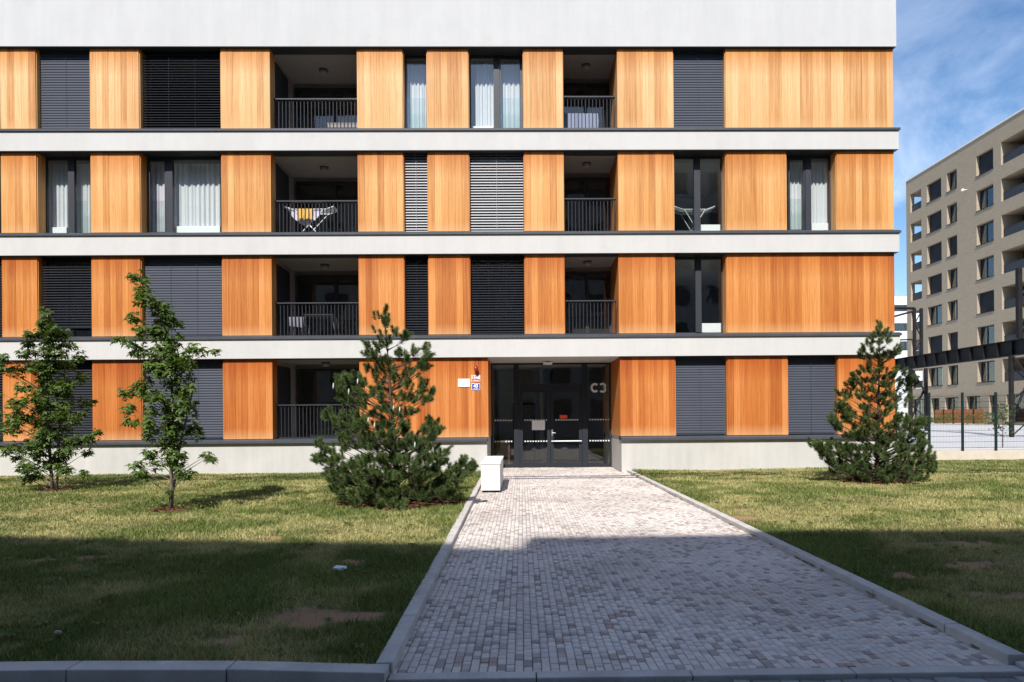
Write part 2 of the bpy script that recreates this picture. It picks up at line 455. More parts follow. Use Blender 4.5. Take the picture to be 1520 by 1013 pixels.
M = dict(
    band=mat_plaster("pale_render", (0.54, 0.53, 0.51), 0.045),
    attic=mat_plaster("pale_render_attic", (0.52, 0.52, 0.512), 0.045),
    plinth=mat_plaster("plinth_render", (0.53, 0.515, 0.48), 0.08),
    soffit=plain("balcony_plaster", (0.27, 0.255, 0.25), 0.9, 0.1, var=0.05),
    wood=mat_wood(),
    back=plain("dark_backing", (0.035, 0.032, 0.03), 0.8, 0.2),
    metal=plain("anthracite_metal", (0.030, 0.033, 0.041), 0.5, 0.35, var=0.08, scale=3),
    rail=plain("railing_bar", (0.020, 0.023, 0.030), 0.6, 0.2, var=0.05, scale=3),
    sill=plain("anthracite_sill", (0.055, 0.060, 0.072), 0.5, 0.35, var=0.12, scale=3),
    slat=plain("anthracite_slat", (0.055, 0.062, 0.082), 0.6, 0.2, var=0.05, scale=2),
    slat_dark=plain("black_slat", (0.016, 0.018, 0.024), 0.6, 0.2, var=0.05, scale=2),  # anthracite slats darkened: shade of the tilted blinds put into the colour
    slat_pale=plain("silver_slat", (0.44, 0.44, 0.45), 0.5, 0.5, var=0.04, scale=2),
    glass=mat_glass("window_glass", (0.93, 0.96, 0.95), 0.035),
    glass_dark=mat_glass("lobby_glass", (0.74, 0.77, 0.74), 0.015),
    guard=mat_glass("guard_glass", (0.84, 0.91, 0.89), 0.0),
    room=plain("room_paint", (0.20, 0.195, 0.18), 0.9, 0.1),
    lobby=plain("lobby_paint", (0.34, 0.32, 0.27), 0.9, 0.1),
    cabinet=plain("brown_cabinet", (0.11, 0.055, 0.04), 0.7, 0.3),
    room_dark=plain("room_dark", (0.06, 0.058, 0.055), 0.9, 0.1),
    white=plain("white_enamel", (0.80, 0.82, 0.81), 0.45, 0.4, var=0.02),
    curtain=mat_cloth("white_curtain", (0.88, 0.90, 0.92), 0.25),
    curtain_pink=mat_cloth("pale_lilac_curtain", (0.88, 0.83, 0.90), 0.25),
    yellow=mat_cloth("yellow_towel", (0.80, 0.52, 0.15), 0.2),
    lilac=mat_cloth("lilac_cloth", (0.66, 0.62, 0.78), 0.2),
    blue=mat_cloth("pale_blue_cloth", (0.28, 0.33, 0.46), 0.2),
    grey_cloth=mat_cloth("grey_cloth", (0.26, 0.26, 0.32), 0.1),
    lawn=mat_lawn(), blade=mat_blade(), sett=mat_sett(),
    bed=mat_ground("joint_sand", (0.25, 0.235, 0.22), (0.38, 0.36, 0.335), 8),
    kerb=mat_concrete("kerb_concrete", (0.57, 0.53, 0.49), 0.70),
    bench=mat_concrete("white_concrete", (0.68, 0.67, 0.64), 0.88),
    street=mat_ground("street_stone", (0.13, 0.13, 0.135), (0.22, 0.22, 0.22), 3),
    ground=mat_ground("earth", (0.16, 0.15, 0.13), (0.24, 0.22, 0.19), 0.4),
    plaza=mat_ground("pale_concrete_paving", (0.46, 0.455, 0.45), (0.53, 0.525, 0.515), 0.6),
    curb=mat_concrete("sandstone_curb", (0.60, 0.53, 0.43), 0.85),
    mulch=mat_mulch(),
    moss=mat_ground("mossy_soil", (0.10, 0.085, 0.045), (0.20, 0.17, 0.105), 9),
    leaf=mat_leaf("maple_leaf", (0.036, 0.072, 0.015), (0.150, 0.225, 0.046), 0.38),
    needle=mat_leaf("pine_needle", (0.032, 0.062, 0.020), (0.155, 0.210, 0.068), 0.20, 0.25, 0.5),
    candle=plain("pale_shoot", (0.55, 0.60, 0.52), 0.7, 0.2),
    bark=mat_bark("maple_bark", (0.085, 0.065, 0.05), (0.21, 0.175, 0.14)),
    pbark=mat_bark("pine_bark", (0.045, 0.034, 0.026), (0.12, 0.085, 0.06)),
    brick=mat_brick_tan(),
    farwhite=plain("far_white_render", (0.74, 0.75, 0.76), 0.9, 0.1, var=0.03),
    steel=plain("black_steel", (0.014, 0.012, 0.012), 0.6, 0.2, var=0.35, scale=4),
    fence=plain("dark_green_coating", (0.012, 0.024, 0.024), 0.5, 0.3),
    orange=plain("orange_boards", (0.42, 0.155, 0.055), 0.7, 0.3, var=0.25, scale=5),
    sticker=plain("red_sticker", (0.80, 0.09, 0.025), 0.5, 0.3, var=0.02),
    red=plain("red_enamel", (0.62, 0.045, 0.035), 0.35, 0.5, var=0.03),
    darkred=plain("dark_red_plastic", (0.22, 0.02, 0.015), 0.3, 0.5, var=0.05),
    bluesign=plain("blue_enamel", (0.045, 0.05, 0.30), 0.35, 0.5, var=0.03),
    letter=plain("grey_lettering", (0.74, 0.74, 0.72), 0.6, 0.3, var=0.02),
    chrome=plain("steel_handle", (0.62, 0.62, 0.62), 0.25, 0.5, 0.9, var=0.02),
    opp=plain("opposite_render", (0.34, 0.32, 0.29), 0.9, 0.1, var=0.08, scale=1),
    opp2=plain("opposite_render_grey", (0.28, 0.28, 0.28), 0.9, 0.1, var=0.08, scale=1),
    paper=plain("crumpled_paper", (0.78, 0.78, 0.76), 0.9, 0.1),
    stone=plain("pebble", (0.42, 0.40, 0.36), 0.8, 0.2),
)

# ------------------------------------------------------------------ ground
MB().quad((-900, -900, -0.22), (900, -900, -0.22), (900, 1500, -0.22), (-900, 1500, -0.22)).build("ground", M["ground"], kind="structure")
street = MB().quad((-60, -26, -0.13), (60, -26, -0.13), (60, -15.66, -0.13), (-60, -15.66, -0.13)).build("street", M["street"], kind="structure")
plaza = MB().quad((13.7, 3.3, 0.28), (40.3, 3.3, 0.28), (40.3, 46.1, 0.98), (13.7, 46.1, 0.98)).quad((13.7, 46.1, 0.98), (40.3, 46.1, 0.98), (40.3, 110, 1.0), (13.7, 110, 1.0)).quad((40.3, 46.1, 0.98), (90, 46.1, 0.98), (90, 110, 1.0), (40.3, 110, 1.0)).build("plaza", M["plaza"], kind="structure")

# path: bed sheet plus every sett
YP0, YP1 = -15.655, 2.04
path = MB().quad((1.55, YP0, -0.082), (5.80, YP0, -0.082), (5.80, 0.0, -0.082), (1.55, 0.0, -0.082)).quad((1.67, 0.0, -0.082), (5.55, 0.0, -0.082), (5.55, 2.2, -0.082), (1.67, 2.2, -0.082)).build("path", M["bed"], kind="structure")

def left_inner(y):      # inner edge of the left kerb
    return 1.66 + (0.0 - y)*(0.20/15.7)

PITCH = 0.0565
sx0, sx1, sy0, sl, scol = [], [], [], [], []
nc = int((5.74-1.60)/PITCH)
for i in range(nc):
    x = 1.60 + i*PITCH
    y = YP0 - rng.random()*0.05
    run = rng.random()
    while y < YP1:
        l = rng.choice((0.055, 0.075, 0.095, 0.11), p=(0.22, 0.26, 0.30, 0.22))*(0.92+0.16*rng.random())
        yc = y + l/2
        ok = x + PITCH > left_inner(yc)-0.02 and x < 5.73
        if yc > -0.02: ok = ok and x > 1.66 and x + PITCH < 5.57
        if ok and yc > YP0-0.001:
            sx0.append(x+0.0016); sx1.append(x+PITCH-0.0016); sy0.append(max(y, YP0)+0.0014); sl.append(l-0.0028)
        y += l
sx0, sx1, sy0, sl = map(np.array, (sx0, sx1, sy0, sl))
ns = len(sx0)
TONES = np.array([(0.70, 0.635, 0.575), (0.72, 0.66, 0.60), (0.66, 0.60, 0.555), (0.71, 0.64, 0.57), (0.62, 0.57, 0.53), (0.73, 0.67, 0.605),
                  (0.40, 0.345, 0.31), (0.46, 0.395, 0.355), (0.37, 0.33, 0.31), (0.47, 0.345, 0.30), (0.42, 0.315, 0.28), (0.51, 0.46, 0.42)])
short = sl < 0.072
pick = np.where(short, rng.choice(12, ns, p=(.11,.10,.11,.11,.12,.09,.09,.08,.05,.045,.025,.07)), rng.choice(12, ns, p=(.19,.17,.16,.14,.13,.10,.022,.03,.013,.012,.008,.025)))
scol = TONES[pick]*(0.94+0.12*rng.random((ns, 1)))
stop = -0.060 + (rng.random(ns)-0.5)*0.006 + (vnoise((sx0+sx1)/2, sy0, 1.3)-.5)*0.012
# the 300 nearest are objects, the rest one mesh
order = np.argsort(sy0 + 0.02*np.abs(sx0-3.2))
near, rest = order[:300], order[300:]
sett_me = []
for k in range(12):
    me = bpy.data.meshes.new("sett")
    b = 0.06
    v = [(-.5,-.5,-.05),(.5,-.5,-.05),(.5,.5,-.05),(-.5,.5,-.05),(-.5,-.5,-.006),(.5,-.5,-.006),(.5,.5,-.006),(-.5,.5,-.006),
         (-.5+b,-.5+b*.7,0),(.5-b,-.5+b*.7,0),(.5-b,.5-b*.7,0),(-.5+b,.5-b*.7,0)]
    f = [(0,1,5,4),(1,2,6,5),(2,3,7,6),(3,0,4,7),(4,5,9,8),(5,6,10,9),(6,7,11,10),(7,4,8,11),(8,9,10,11)]
    me.from_pydata(v, [], f); me.materials.append(M["sett"])
    a = me.attributes.new("col", 'FLOAT_COLOR', 'POINT')
    a.data.foreach_set("color", np.tile(np.array([*TONES[k], 1.0], dtype=np.float32), 12))
    sett_me.append(me)
for i in near:
    o = bpy.data.objects.new("sett", sett_me[pick[i]])
    COL.objects.link(o); o.parent = path
    o.location = ((sx0[i]+sx1[i])/2, sy0[i]+sl[i]/2, stop[i])
    o.scale = (sx1[i]-sx0[i], sl[i], 1)
    o.rotation_euler = ((rng.random()-.5)*.03, (rng.random()-.5)*.05, (rng.random()-.5)*.03)

def sett_block(ix, name, parent, x0, x1, y0, l, top, col, depth=0.05):
    n = len(ix); b = 0.0035
    x0, x1, y0, l, top = x0[ix], x1[ix], y0[ix], l[ix], top[ix]
    y1 = y0+l
    tx = (rng.random(n)-.5)*.05*(x1-x0); ty = (rng.random(n)-.5)*.03*l
    V = np.zeros((n, 12, 3), dtype=np.float32)
    xs = [x0, x1, x1, x0]; ys = [y0, y0, y1, y1]; sg = [(1, 1), (-1, 1), (-1, -1), (1, -1)]
    for k in range(4):
        zt = top + tx*(1 if k in (1, 2) else -1) + ty*(1 if k > 1 else -1)
        V[:, k] = np.stack([xs[k], ys[k], top-depth], 1)
        V[:, 4+k] = np.stack([xs[k], ys[k], zt-0.006], 1)
        V[:, 8+k] = np.stack([xs[k]+sg[k][0]*b, ys[k]+sg[k][1]*b, zt], 1)
    F = np.array([(0,1,5,4),(1,2,6,5),(2,3,7,6),(3,0,4,7),(4,5,9,8),(5,6,10,9),(6,7,11,10),(7,4,8,11),(8,9,10,11)])
    L = (F[None]+(np.arange(n)*12)[:, None, None]).reshape(-1)
    C4 = np.concatenate([np.repeat(col[ix], 12, 0), np.ones((n*12, 1))], 1)
    return np_mesh(name, V.reshape(-1, 3), L, np.arange(n*9)*4, np.full(n*9, 4), M["sett"], {"col": ('FLOAT_COLOR', C4)}, parent, kind="stuff")
sett_block(rest, "sett_paving", path, sx0, sx1, sy0, sl, stop, scol)

# larger street setts right below the kerb
qx0, qx1, qy0, ql, qt, qc = [], [], [], [], [], []
for r in range(4):
    y = -15.78 - 0.11*(r+1)
    x = -4.0 + rng.random()*0.1
    while x < 10:
        w = 0.10 + rng.random()*0.09
        qx0.append(x+.004); qx1.append(x+w-.004); qy0.append(y+.004); ql.append(.102); qt.append(-0.078+(rng.random()-.5)*.012)
        g = 0.20+0.16*rng.random(); qc.append((g, g*.98, g*.97)); x += w
qa = [np.array(q) for q in (qx0, qx1, qy0, ql, qt, qc)]
sett_block(np.arange(len(qx0)), "street_setts", street, *qa)

# kerbs
kerb = empty("kerb", (1.7, -15.7, -0.1)); kerb["kind"] = "structure"
def kerb_stone(bot, top, parent):
    return MB().hexa(bot, top).build("kerb_stone", M["kerb"], parent, bevel=0.008)
def kerb_line(x_of, w, ys, parent, zt=lambda y: 0.0):
    for a, b in zip(ys[:-1], ys[1:]):
        a2, b2 = a+.004, b-.004
        xa, xb = x_of(a2), x_of(b2)
        kerb_stone([(xa-w, a2, -.2), (xa, a2, -.2), (xb, b2, -.2), (xb-w, b2, -.2)],
                   [(xa-w, a2, zt(a2)), (xa, a2, zt(a2)), (xb, b2, zt(b2)), (xb-w, b2, zt(b2))], parent)
kerb_line(left_inner, 0.105, [-15.65, -14.62, -13.62, -12.6, -11.6, -10.6, -9.6, -8.6, -7.6, -6.6, -5.6, -4.6, -3.6, -2.6, -1.6, -0.6, -0.06], kerb, lambda y: 0.006)
kerb2 = empty("kerb", (5.8, -15.7, -0.1)); kerb2["kind"] = "structure"
kerb_line(lambda y: 5.835, 0.115, [-15.65] + [-15.0+i*1.0 for i in range(15)] + [-0.06], kerb2, lambda y: 0.006)
kerb3 = empty("kerb", (0.0, -15.75, -0.1)); kerb3["kind"] = "structure"
# along the street: raised, then dropped flush in front of the path
def fk(xa, xb, za, zb, ya=-15.66, yb=-15.66, w=0.16):
    kerb_stone([(xa+.004, ya-w, -.3), (xb-.004, yb-w, -.3), (xb-.004, yb, -.3), (xa+.004, ya, -.3)],
               [(xa+.004, ya-w, za), (xb-.004, yb-w, zb), (xb-.004, yb, zb), (xa+.004, ya, za)], kerb3)
xk = [-6.1, -5.1, -4.1, -3.1, -2.1, -1.1, -0.11]
for a, b in zip(xk[:-1], xk[1:]): fk(a, b, 0.01, 0.01, -15.55, -15.55)
fk(-0.11, 0.87, 0.01, 0.01, -15.55, -15.585)
fk(0.87, 1.845, 0.01, 0.0, -15.585, -15.655, 0.15)
xk = [1.845, 2.75, 3.7, 4.7, 5.75]
for a, b in zip(xk[:-1], xk[1:]): fk(a, b, -0.054, -0.054, -15.66, -15.66, 0.11)
fk(5.75, 6.6, -0.03, 0.0, -15.66, -15.62, 0.15)
for a in range(5): fk(6.6+a, 7.6+a, 0.0, 0.0, -15.62, -15.62)

# soil and moss gathered where the path meets the kerbs
ms = MB(); gm = random.Random(12)
for side in (1,):
    y = -15.6
    while y < -0.4:
        l = gm.uniform(.08, .3)
        if gm.random() < (.3 if side else .4):
            xk_ = 5.72 if side else left_inner(y)
            w = gm.uniform(.008, .03)*(1 if side else .6); sgn = -1 if side else 1
            zz = -0.052+gm.uniform(0, .006)
            pts = [(xk_, y, zz+.008), (xk_+sgn*w*gm.uniform(.5, 1), y+l*.2, zz), (xk_+sgn*w, y+l*.6, zz), (xk_, y+l, zz+.008)]
            ms.poly(pts if side == 0 else pts[::-1])
        y += l*gm.uniform(.8, 1.3)
ms.build("moss", M["moss"], kind="stuff")

# ------------------------------------------------------------------ lawns
BARE = [(-2.21,-12.16,.22,.12),(-0.65,-10.89,.20,.12),(1.02,-14.55,.55,.20),(0.80,-12.5,.18,.14),(7.91,-11.73,.45,.16),(6.3,-8.64,.28,.10),(6.37,-13.36,.18,.14),
        (6.75,-14.1,.3,.12),(9.03,-7.93,.35,.10),(0.62,-15.05,.22,.08),(1.35,-14.5,.25,.12),(-2.67,-12.25,.2,.1),(6.95,-8.35,.18,.08),(7.3,-13.0,.4,.12),(6.1,-1.6,.3,.2),(7.6,-2.6,.35,.2)]
def bare_f(x, y):
    b = np.zeros_like(x)
    for bx, by, rx, ry in BARE:
        wx = (vnoise(x, y, 6.0, 9, 33)-.5)*.5*rx+(vnoise(x, y, 17.0, 19, 3)-.5)*.25; wy = (vnoise(x, y, 6.0, 70, 13)-.5)*.9*ry+(vnoise(x, y, 17.0, 1, 83)-.5)*.2
        d = ((x-bx+wx)/rx)**2 + ((y-by+wy)/ry)**2
        b = np.maximum(b, np.exp(-d*0.9))
    b = b*(0.65+0.8*vnoise(x, y, 5.5))
    b = np.maximum(b, np.clip((vnoise(x, y, 2.1, 40, 9)*vnoise(x, y, 0.9, 5, 77)-0.60)*5, 0, 0.8))
    return np.clip(b, 0, 1)
def dry_f(x, y):
    wx = x+0.8*(vnoise(x, y, 1.1, 3, 8)-.5); wy = y+0.8*(vnoise(x, y, 1.1, 60, 2)-.5)
    n = 0.42*vnoise(wx, wy, 0.6) + 0.42*vnoise(wx, wy, 1.5, 31, 5) + 0.30*vnoise(wx, wy, 3.6, 3, 60) + 0.16*vnoise(x, y, 9.0, 13, 6)
    d = (n-0.65)*2.9 + 0.36
    d += 0.32*np.exp(-((y+9.9)/1.5)**2)*(x < 1.7)                 # the parched strip of the left lawn
    d += 0.20*np.exp(-((y+8.8)/2.2)**2)*(x > 5)
    d += 0.04*(y > -4)
    edge = np.minimum(np.abs(x-1.60), np.abs(x-5.9))
    d -= 0.45*np.exp(-(edge/0.45)**2)                             # lusher beside the kerbs
    d += 0.10*(1/(1+np.exp((y+11.2)*2.5)))*(0.4+1.6*vnoise(x, y, 1.9, 7, 71))
    for mx, my, r in ((0.4, -7.46, 2.0), (10.97, -4.05, 2.2)):
        d += 0.0*np.exp(-(((x-mx)**2+(y-my)**2)/r**2))
    return np.clip(d, 0.02, 1)
MULCH = [(0.43, -7.40, 1.14, 0.86), (10.98, -4.05, 0.95, 0.55), (-3.37, -8.1, 0.34, 0.28), (-7.79, -4.5, 0.3, 0.25)]
def lawn_sheet(x0, x1, y0, y1, st, keep):
    xs = np.arange(x0, x1+st*.5, st); ys = np.arange(y0, y1+st*.5, st)
    X, Y = np.meshgrid(xs, ys); Z = (vnoise(X, Y, 1.4)-.5)*0.03 - 0.022
    nx, ny = len(xs), len(ys)
    idx = np.arange(nx*ny).reshape(ny, nx)
    q = np.stack([idx[:-1, :-1], idx[:-1, 1:], idx[1:, 1:], idx[1:, :-1]], -1).reshape(-1, 4)
    cx = X.ravel()[q].mean(1); cy = Y.ravel()[q].mean(1)
    q = q[keep(cx, cy)]
    V = np.stack([X.ravel(), Y.ravel(), Z.ravel()], 1)
    n = len(q)
    return np_mesh("lawn", V, q.ravel(), np.arange(n)*4, np.full(n, 4), M["lawn"],
                   {"dry": ('FLOAT', dry_f(X, Y).ravel()), "bare": ('FLOAT', bare_f(X, Y).ravel())}, kind="structure", smooth=True)
def front_line(x): return np.interp(x, [-20, -0.11, 0.87, 1.72], [-15.55, -15.55, -15.585, -15.655])
def left_keep(x, y): return (x < left_inner(y)-0.10) & (x > -22) & (y > front_line(x)-0.04) & (y < -0.02)
def right_keep(x, y): return (x > 5.79) & (x < 34) & (y > -15.60) & (((x < 13.8) & (y < -0.02)) | ((x >= 13.8) & (y < 3.05)))
lawn_l = lawn_sheet(-20, 1.80, -15.72, 0.0, 0.12, left_keep)
lawn_r = lawn_sheet(5.76, 30, -15.60, 3.12, 0.12, right_keep)

def grass(name, x0, x1, y0, y1, keep, seed):
    g = np.random.default_rng(seed)
    parts = []
    # denser close to the camera
    for ya, yb, dens, hs, ws in ((-15.75, -13.8, 5200, 1.0, 1.0), (-13.8, -11.5, 3600, 1.0, 1.15), (-11.5, -8, 2300, 1.0, 1.4), (-8, -4, 1300, 1.0, 1.8), (-4, 3.1, 800, 1.0, 2.3)):
        a, b = max(ya, y0), min(yb, y1)
        if b <= a: continue
        # only as far out as the view (and a step to the side) reaches
        dm = b+19.9
        xa = max(x0, 2.67-0.80*dm-1.5); xb = min(x1, 2.67+0.74*dm+1.5)
        if xb <= xa: continue
        n = int((xb-xa)*(b-a)*dens)
        x = xa+(xb-xa)*g.random(n); y = a+(b-a)*g.random(n)
        k = keep(x, y)
        d0 = y+19.9
        k &= (x > 2.67-0.80*d0-1.5) & (x < 2.67+0.74*d0+1.5)
        br = bare_f(x, y)
        k &= g.random(n) > np.clip(br*1.7, 0, 0.97)
        k &= g.random(n) < 0.45+0.75*vnoise(x, y, 3.0, 12, 4)
        for mx, my, ra, rb in MULCH:
            k &= ((x-mx)/ra)**2 + ((y-my)/rb)**2 > 0.92+0.2*g.random(n)
        x, y = x[k], y[k]
        parts.append((x, y, np.full(len(x), hs), np.full(len(x), ws)))
    x = np.concatenate([p[0] for p in parts]); y = np.concatenate([p[1] for p in parts])
    ws = np.concatenate([p[3] for p in parts]); n = len(x)
    lush = vnoise(x, y, 1.3, 66, 20)
    dry = np.clip(dry_f(x, y)*1.05 + (g.random(n)-.5)*0.55, 0, 1)
    h = (0.034+0.034*g.random(n))*(0.65+0.75*lush)*(1-0.25*dry)
    w = (0.0022+0.0018*g.random(n))*ws*1.15
    th = g.random(n)*2*PI; ln = (0.25+0.75*g.random(n))*h*1.0
    la = g.random(n)*2*PI
    z = (vnoise(x, y, 1.4)-.5)*0.03-0.024
    dx, dy = np.cos(th)*w, np.sin(th)*w
    lx, ly = np.cos(la)*ln, np.sin(la)*ln
    V = np.empty((n, 5, 3), dtype=np.float32)
    V[:, 0] = np.stack([x-dx, y-dy, z], 1); V[:, 1] = np.stack([x+dx, y+dy, z], 1)
    V[:, 2] = np.stack([x+dx*.75+lx*.35, y+dy*.75+ly*.35, z+h*.62], 1); V[:, 3] = np.stack([x-dx*.75+lx*.35, y-dy*.75+ly*.35, z+h*.62], 1)
    V[:, 4] = np.stack([x+lx, y+ly, z+h], 1)
    base = (np.arange(n)*5)[:, None]
    L = (base+np.array([0, 1, 2, 3, 3, 2, 4])[None]).ravel()
    st = (np.arange(n)*7)[:, None]+np.array([0, 4])[None]
    tone = np.clip(g.random(n)*0.8+0.35*(lush-.3), 0, 1)
    return np_mesh(name, V.reshape(-1, 3), L, st.ravel(), np.tile([4, 3], n), M["blade"],
                   {"dry": ('FLOAT', np.repeat(dry, 5)), "tone": ('FLOAT', np.repeat(tone, 5))}, kind="stuff")
def left_grow(x, y): return (x < left_inner(y)-0.105+0.012) & (y > front_line(x)-0.012) & (y < -0.05)
def right_grow(x, y): return (x > 5.83) & (y > -15.62) & (((x < 13.75) & (y < -0.05)) | ((x >= 13.75) & (y < 3.0)))
grass("grass", -16, 1.75, -15.72, 0, left_grow, 3)
grass("grass", 5.8, 22, -15.62, 3.1, right_grow, 4)

def weeds(n, seed):
    """broad leaved rosettes and clover in the turf, one joined mesh"""
    g = random.Random(seed); V, L, ST, TT, TO = [], [], [], [], []
    k = 0
    while k < n:
        x = g.uniform(-6, 9.5); y = g.uniform(-15.45, -7)
        ok = (x < left_inner(y)-.2 and y > -15.45) or x > 5.95
        if not ok: continue
        k += 1; r = g.uniform(.03, .075); m = g.randint(5, 9); z0 = g.uniform(.004, .016)
        for i in range(m):
            a = 2*PI*i/m+g.uniform(-.3, .3); rr = r*g.uniform(.6, 1.1); w = rr*.26
            ux, uy = math.cos(a), math.sin(a); q = len(V)
            V += [(x+ux*.004, y+uy*.004, z0), (x+ux*rr*.55-uy*w, y+uy*rr*.55+ux*w, z0+rr*.42), (x+ux*rr, y+uy*rr, z0+rr*.22), (x+ux*rr*.55+uy*w, y+uy*rr*.55-ux*w, z0+rr*.42)]
            L += [q, q+1, q+2, q+3]; TO += [g.random()]*4
    nf = len(L)//4
    np_mesh("weeds", np.array(V), L, np.arange(nf)*4, np.full(nf, 4), M["leaf"], {"tone": ('FLOAT', TO)}, kind="stuff")
weeds(420, 8)

def mulch_bed(x, y, ra, rb, nchip, seed, h=0.05):
    g = random.Random(seed)
    mb = MB(); ring = 28; rows = 5
    P = []
    for r in range(rows+1):
        t = r/rows
        for k in range(ring):
            a = 2*PI*k/ring
            wob = 1+0.10*math.sin(3*a+seed)+0.06*math.sin(7*a+1.3*seed)
            P.append((x+math.cos(a)*ra*t*wob, y+math.sin(a)*rb*t*wob, h*(1-t**2)+0.004+g.uniform(-.006, .006)-(0.02 if r == rows else 0)))
    mb.v = P
    for r in range(rows):
        for k in range(ring):
            k2 = (k+1) % ring
            mb.f.append((r*ring+k, r*ring+k2, (r+1)*ring+k2, (r+1)*ring+k))
    for _ in range(nchip):
        a = g.uniform(0, 2*PI); t = math.sqrt(g.random())*1.02
        px, py = x+math.cos(a)*ra*t, y+math.sin(a)*rb*t
        pz = h*(1-min(1, t)**2)+0.008
        l, w = g.uniform(.015, .05), g.uniform(.006, .016); an = g.uniform(0, PI)
        ux, uy = math.cos(an), math.sin(an); tz = g.uniform(-.4, .4)*l
        mb.quad((px-ux*l-uy*w, py-uy*l+ux*w, pz-tz), (px-ux*l+uy*w, py-uy*l-ux*w, pz-tz+.004), (px+ux*l+uy*w, py+uy*l-ux*w, pz+tz+.006), (px+ux*l-uy*w, py+uy*l+ux*w, pz+tz))
    return mb.build("mulch", M["mulch"], kind="stuff")
for i, (mx, my, ra, rb) in enumerate(MULCH): mulch_bed(mx, my, ra, rb, 1500 if i < 2 else 160, i+2, 0.05 if i < 2 else 0.02)

# ------------------------------------------------------------------ the apartment building
XA0, XA, XB, XC, XD, XE, XF, XG, XH, XI, XJ, XK, XL, XM_, XN, XO, XP, XQ = (-12.28, -11.27, -9.714, -8.315, -5.962, -4.566, -2.012, -0.724, 0.0, 1.186, 2.80, 3.937, 5.556, 7.167, 8.713, 10.477, 11.973, 13.652)
XLEFT = -18.0
ZW = [0.989+3*k for k in range(4)]
ZT = [0.862+3*k for k in range(4)]
ZB = [3.313+3*k for k in range(4)]
ENT0, ENT1 = 1.68, XL

bld = empty("apartment_building", (0, 0, 0), "long pale apartment block with larch cladding between white floor bands and a recessed glass entrance", "building")
for k in range(3):
    MB().box(XLEFT, XQ+0.10, -0.10, 6.0, ZB[k], ZT[k+1]).build("floor_band", M["band"], bld)
MB().box(XLEFT, XQ+0.05, -0.10, 6.0, ZB[3], 15.6).build("attic_wall", M["attic"], bld)
MB().box(XLEFT, ENT0-0.02, -0.05, 6.0, -0.5, ZT[0]).build("plinth", M["plinth"], bld)
MB().box(ENT1+0.02, XQ-0.02, -0.05, 6.0, -0.5, ZT[0]).build("plinth", M["plinth"], bld)
MB().box(XLEFT, XQ-0.05, 5.5, 5.7, 0, ZB[3]).build("back_wall", M["room"], bld)
MB().box(XQ-0.25, XQ-0.003, 0.36, 5.45, ZT[0]+.01, ZB[3]-.01).build("end_wall", M["wood"], bld)
MB().box(XLEFT, XLEFT+0.2, 0.36, 5.45, ZT[0]+.01, ZB[3]-.01).build("end_wall", M["wood"], bld)

def sill(x0, x1, k):
    z = ZT[k]
    pr = [(-.145, z+.002), (-.145, z+.066), (-.02, z+.112), (.36, z+.125), (.36, z+.002)]
    mb = MB(); n = len(pr)
    mb.v = [(x0, y, zz) for y, zz in pr] + [(x1, y, zz) for y, zz in pr]
    for i in range(n):
        j = (i+1) % n
        mb.f.append((i, j, n+j, n+i))
    mb.f.append(tuple(reversed(range(n)))); mb.f.append(tuple(range(n, 2*n)))
    return mb.build("sill", M["sill"], bld)
sill(XLEFT, ENT0, 0); sill(ENT1, XQ+.005, 0)
for k in (1, 2, 3): sill(XLEFT, XQ+0.135, k)
def trim(x0, x1, k):
    MB().box(x0, x1, -0.096, 0.34, ZB[k]-0.014, ZB[k]-0.002).build("soffit_trim", M["metal"], bld)
trim(XLEFT, ENT0, 0); trim(ENT1, XQ+.08, 0)
for k in (1, 2, 3): trim(XLEFT, XQ+(.08 if k < 3 else .04), k)

# wood panels with their boards
PH = ZB[0]-0.016-ZW[0]
pl_me = bpy.data.meshes.new("plank")
_cs = [(0, .026), (0, .003), (.012, 0), (.988, 0), (1, .003), (1, .026)]
pl_me.from_pydata([(x, y, 0) for x, y in _cs]+[(x, y, PH) for x, y in _cs], [],
                  [(1, 0, 6, 7), (2, 1, 7, 8), (3, 2, 8, 9), (4, 3, 9, 10), (5, 4, 10, 11), (0, 1, 2, 3, 4, 5), (11, 10, 9, 8, 7, 6)])
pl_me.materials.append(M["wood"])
n_planks = 0
def panel(x0, x1, k):
    global n_planks
    p = MB().box(x0+.004, x1-.004, 0.029, 0.36, ZW[k], ZB[k]-0.016).build("wood_panel", M["back"], bld)
    n = max(3, round((x1-x0)/0.185))
    w = (x1-x0)/n
    for i in range(n):
        o = bpy.data.objects.new("plank", pl_me); COL.objects.link(o); o.parent = p
        o.location = (x0+i*w+.0008, random.uniform(-.0015, .0015), ZW[k]); o.scale = (w-.0016, 1, 1)
        n_planks += 1
    return p
PANELS = {0: [(XA0, XA), (XB, XC), (XD, XE), (XF, ENT0), (XL, XM_), (XN, XO), (XP, XQ)],
          1: [(XA0, XA), (XB, XC), (XD, XE), (XF, XG), (XH, XI), (XJ, XK), (XL, XM_), (XN, XQ)],
          2: [(XA0, XA), (XB, XC), (XD, XE), (XF, XG), (XH, XI), (XJ, XK), (XL, XM_), (XN, XO), (XP, XQ)],
          3: [(XA0, XA), (XB, XC), (XD, XE), (XF, XG), (XH, XI), (XJ, XK), (XL, XM_), (XN, XQ)]}
for k, lst in PANELS.items():
    for a, b in lst: panel(a, b, k)
    # beyond the left edge of the photograph the wall just goes on
    MB().box(XLEFT, -13.9, 0.0, 0.36, ZW[k], ZB[k]-0.016).build("wood_panel", M["wood"], bld)

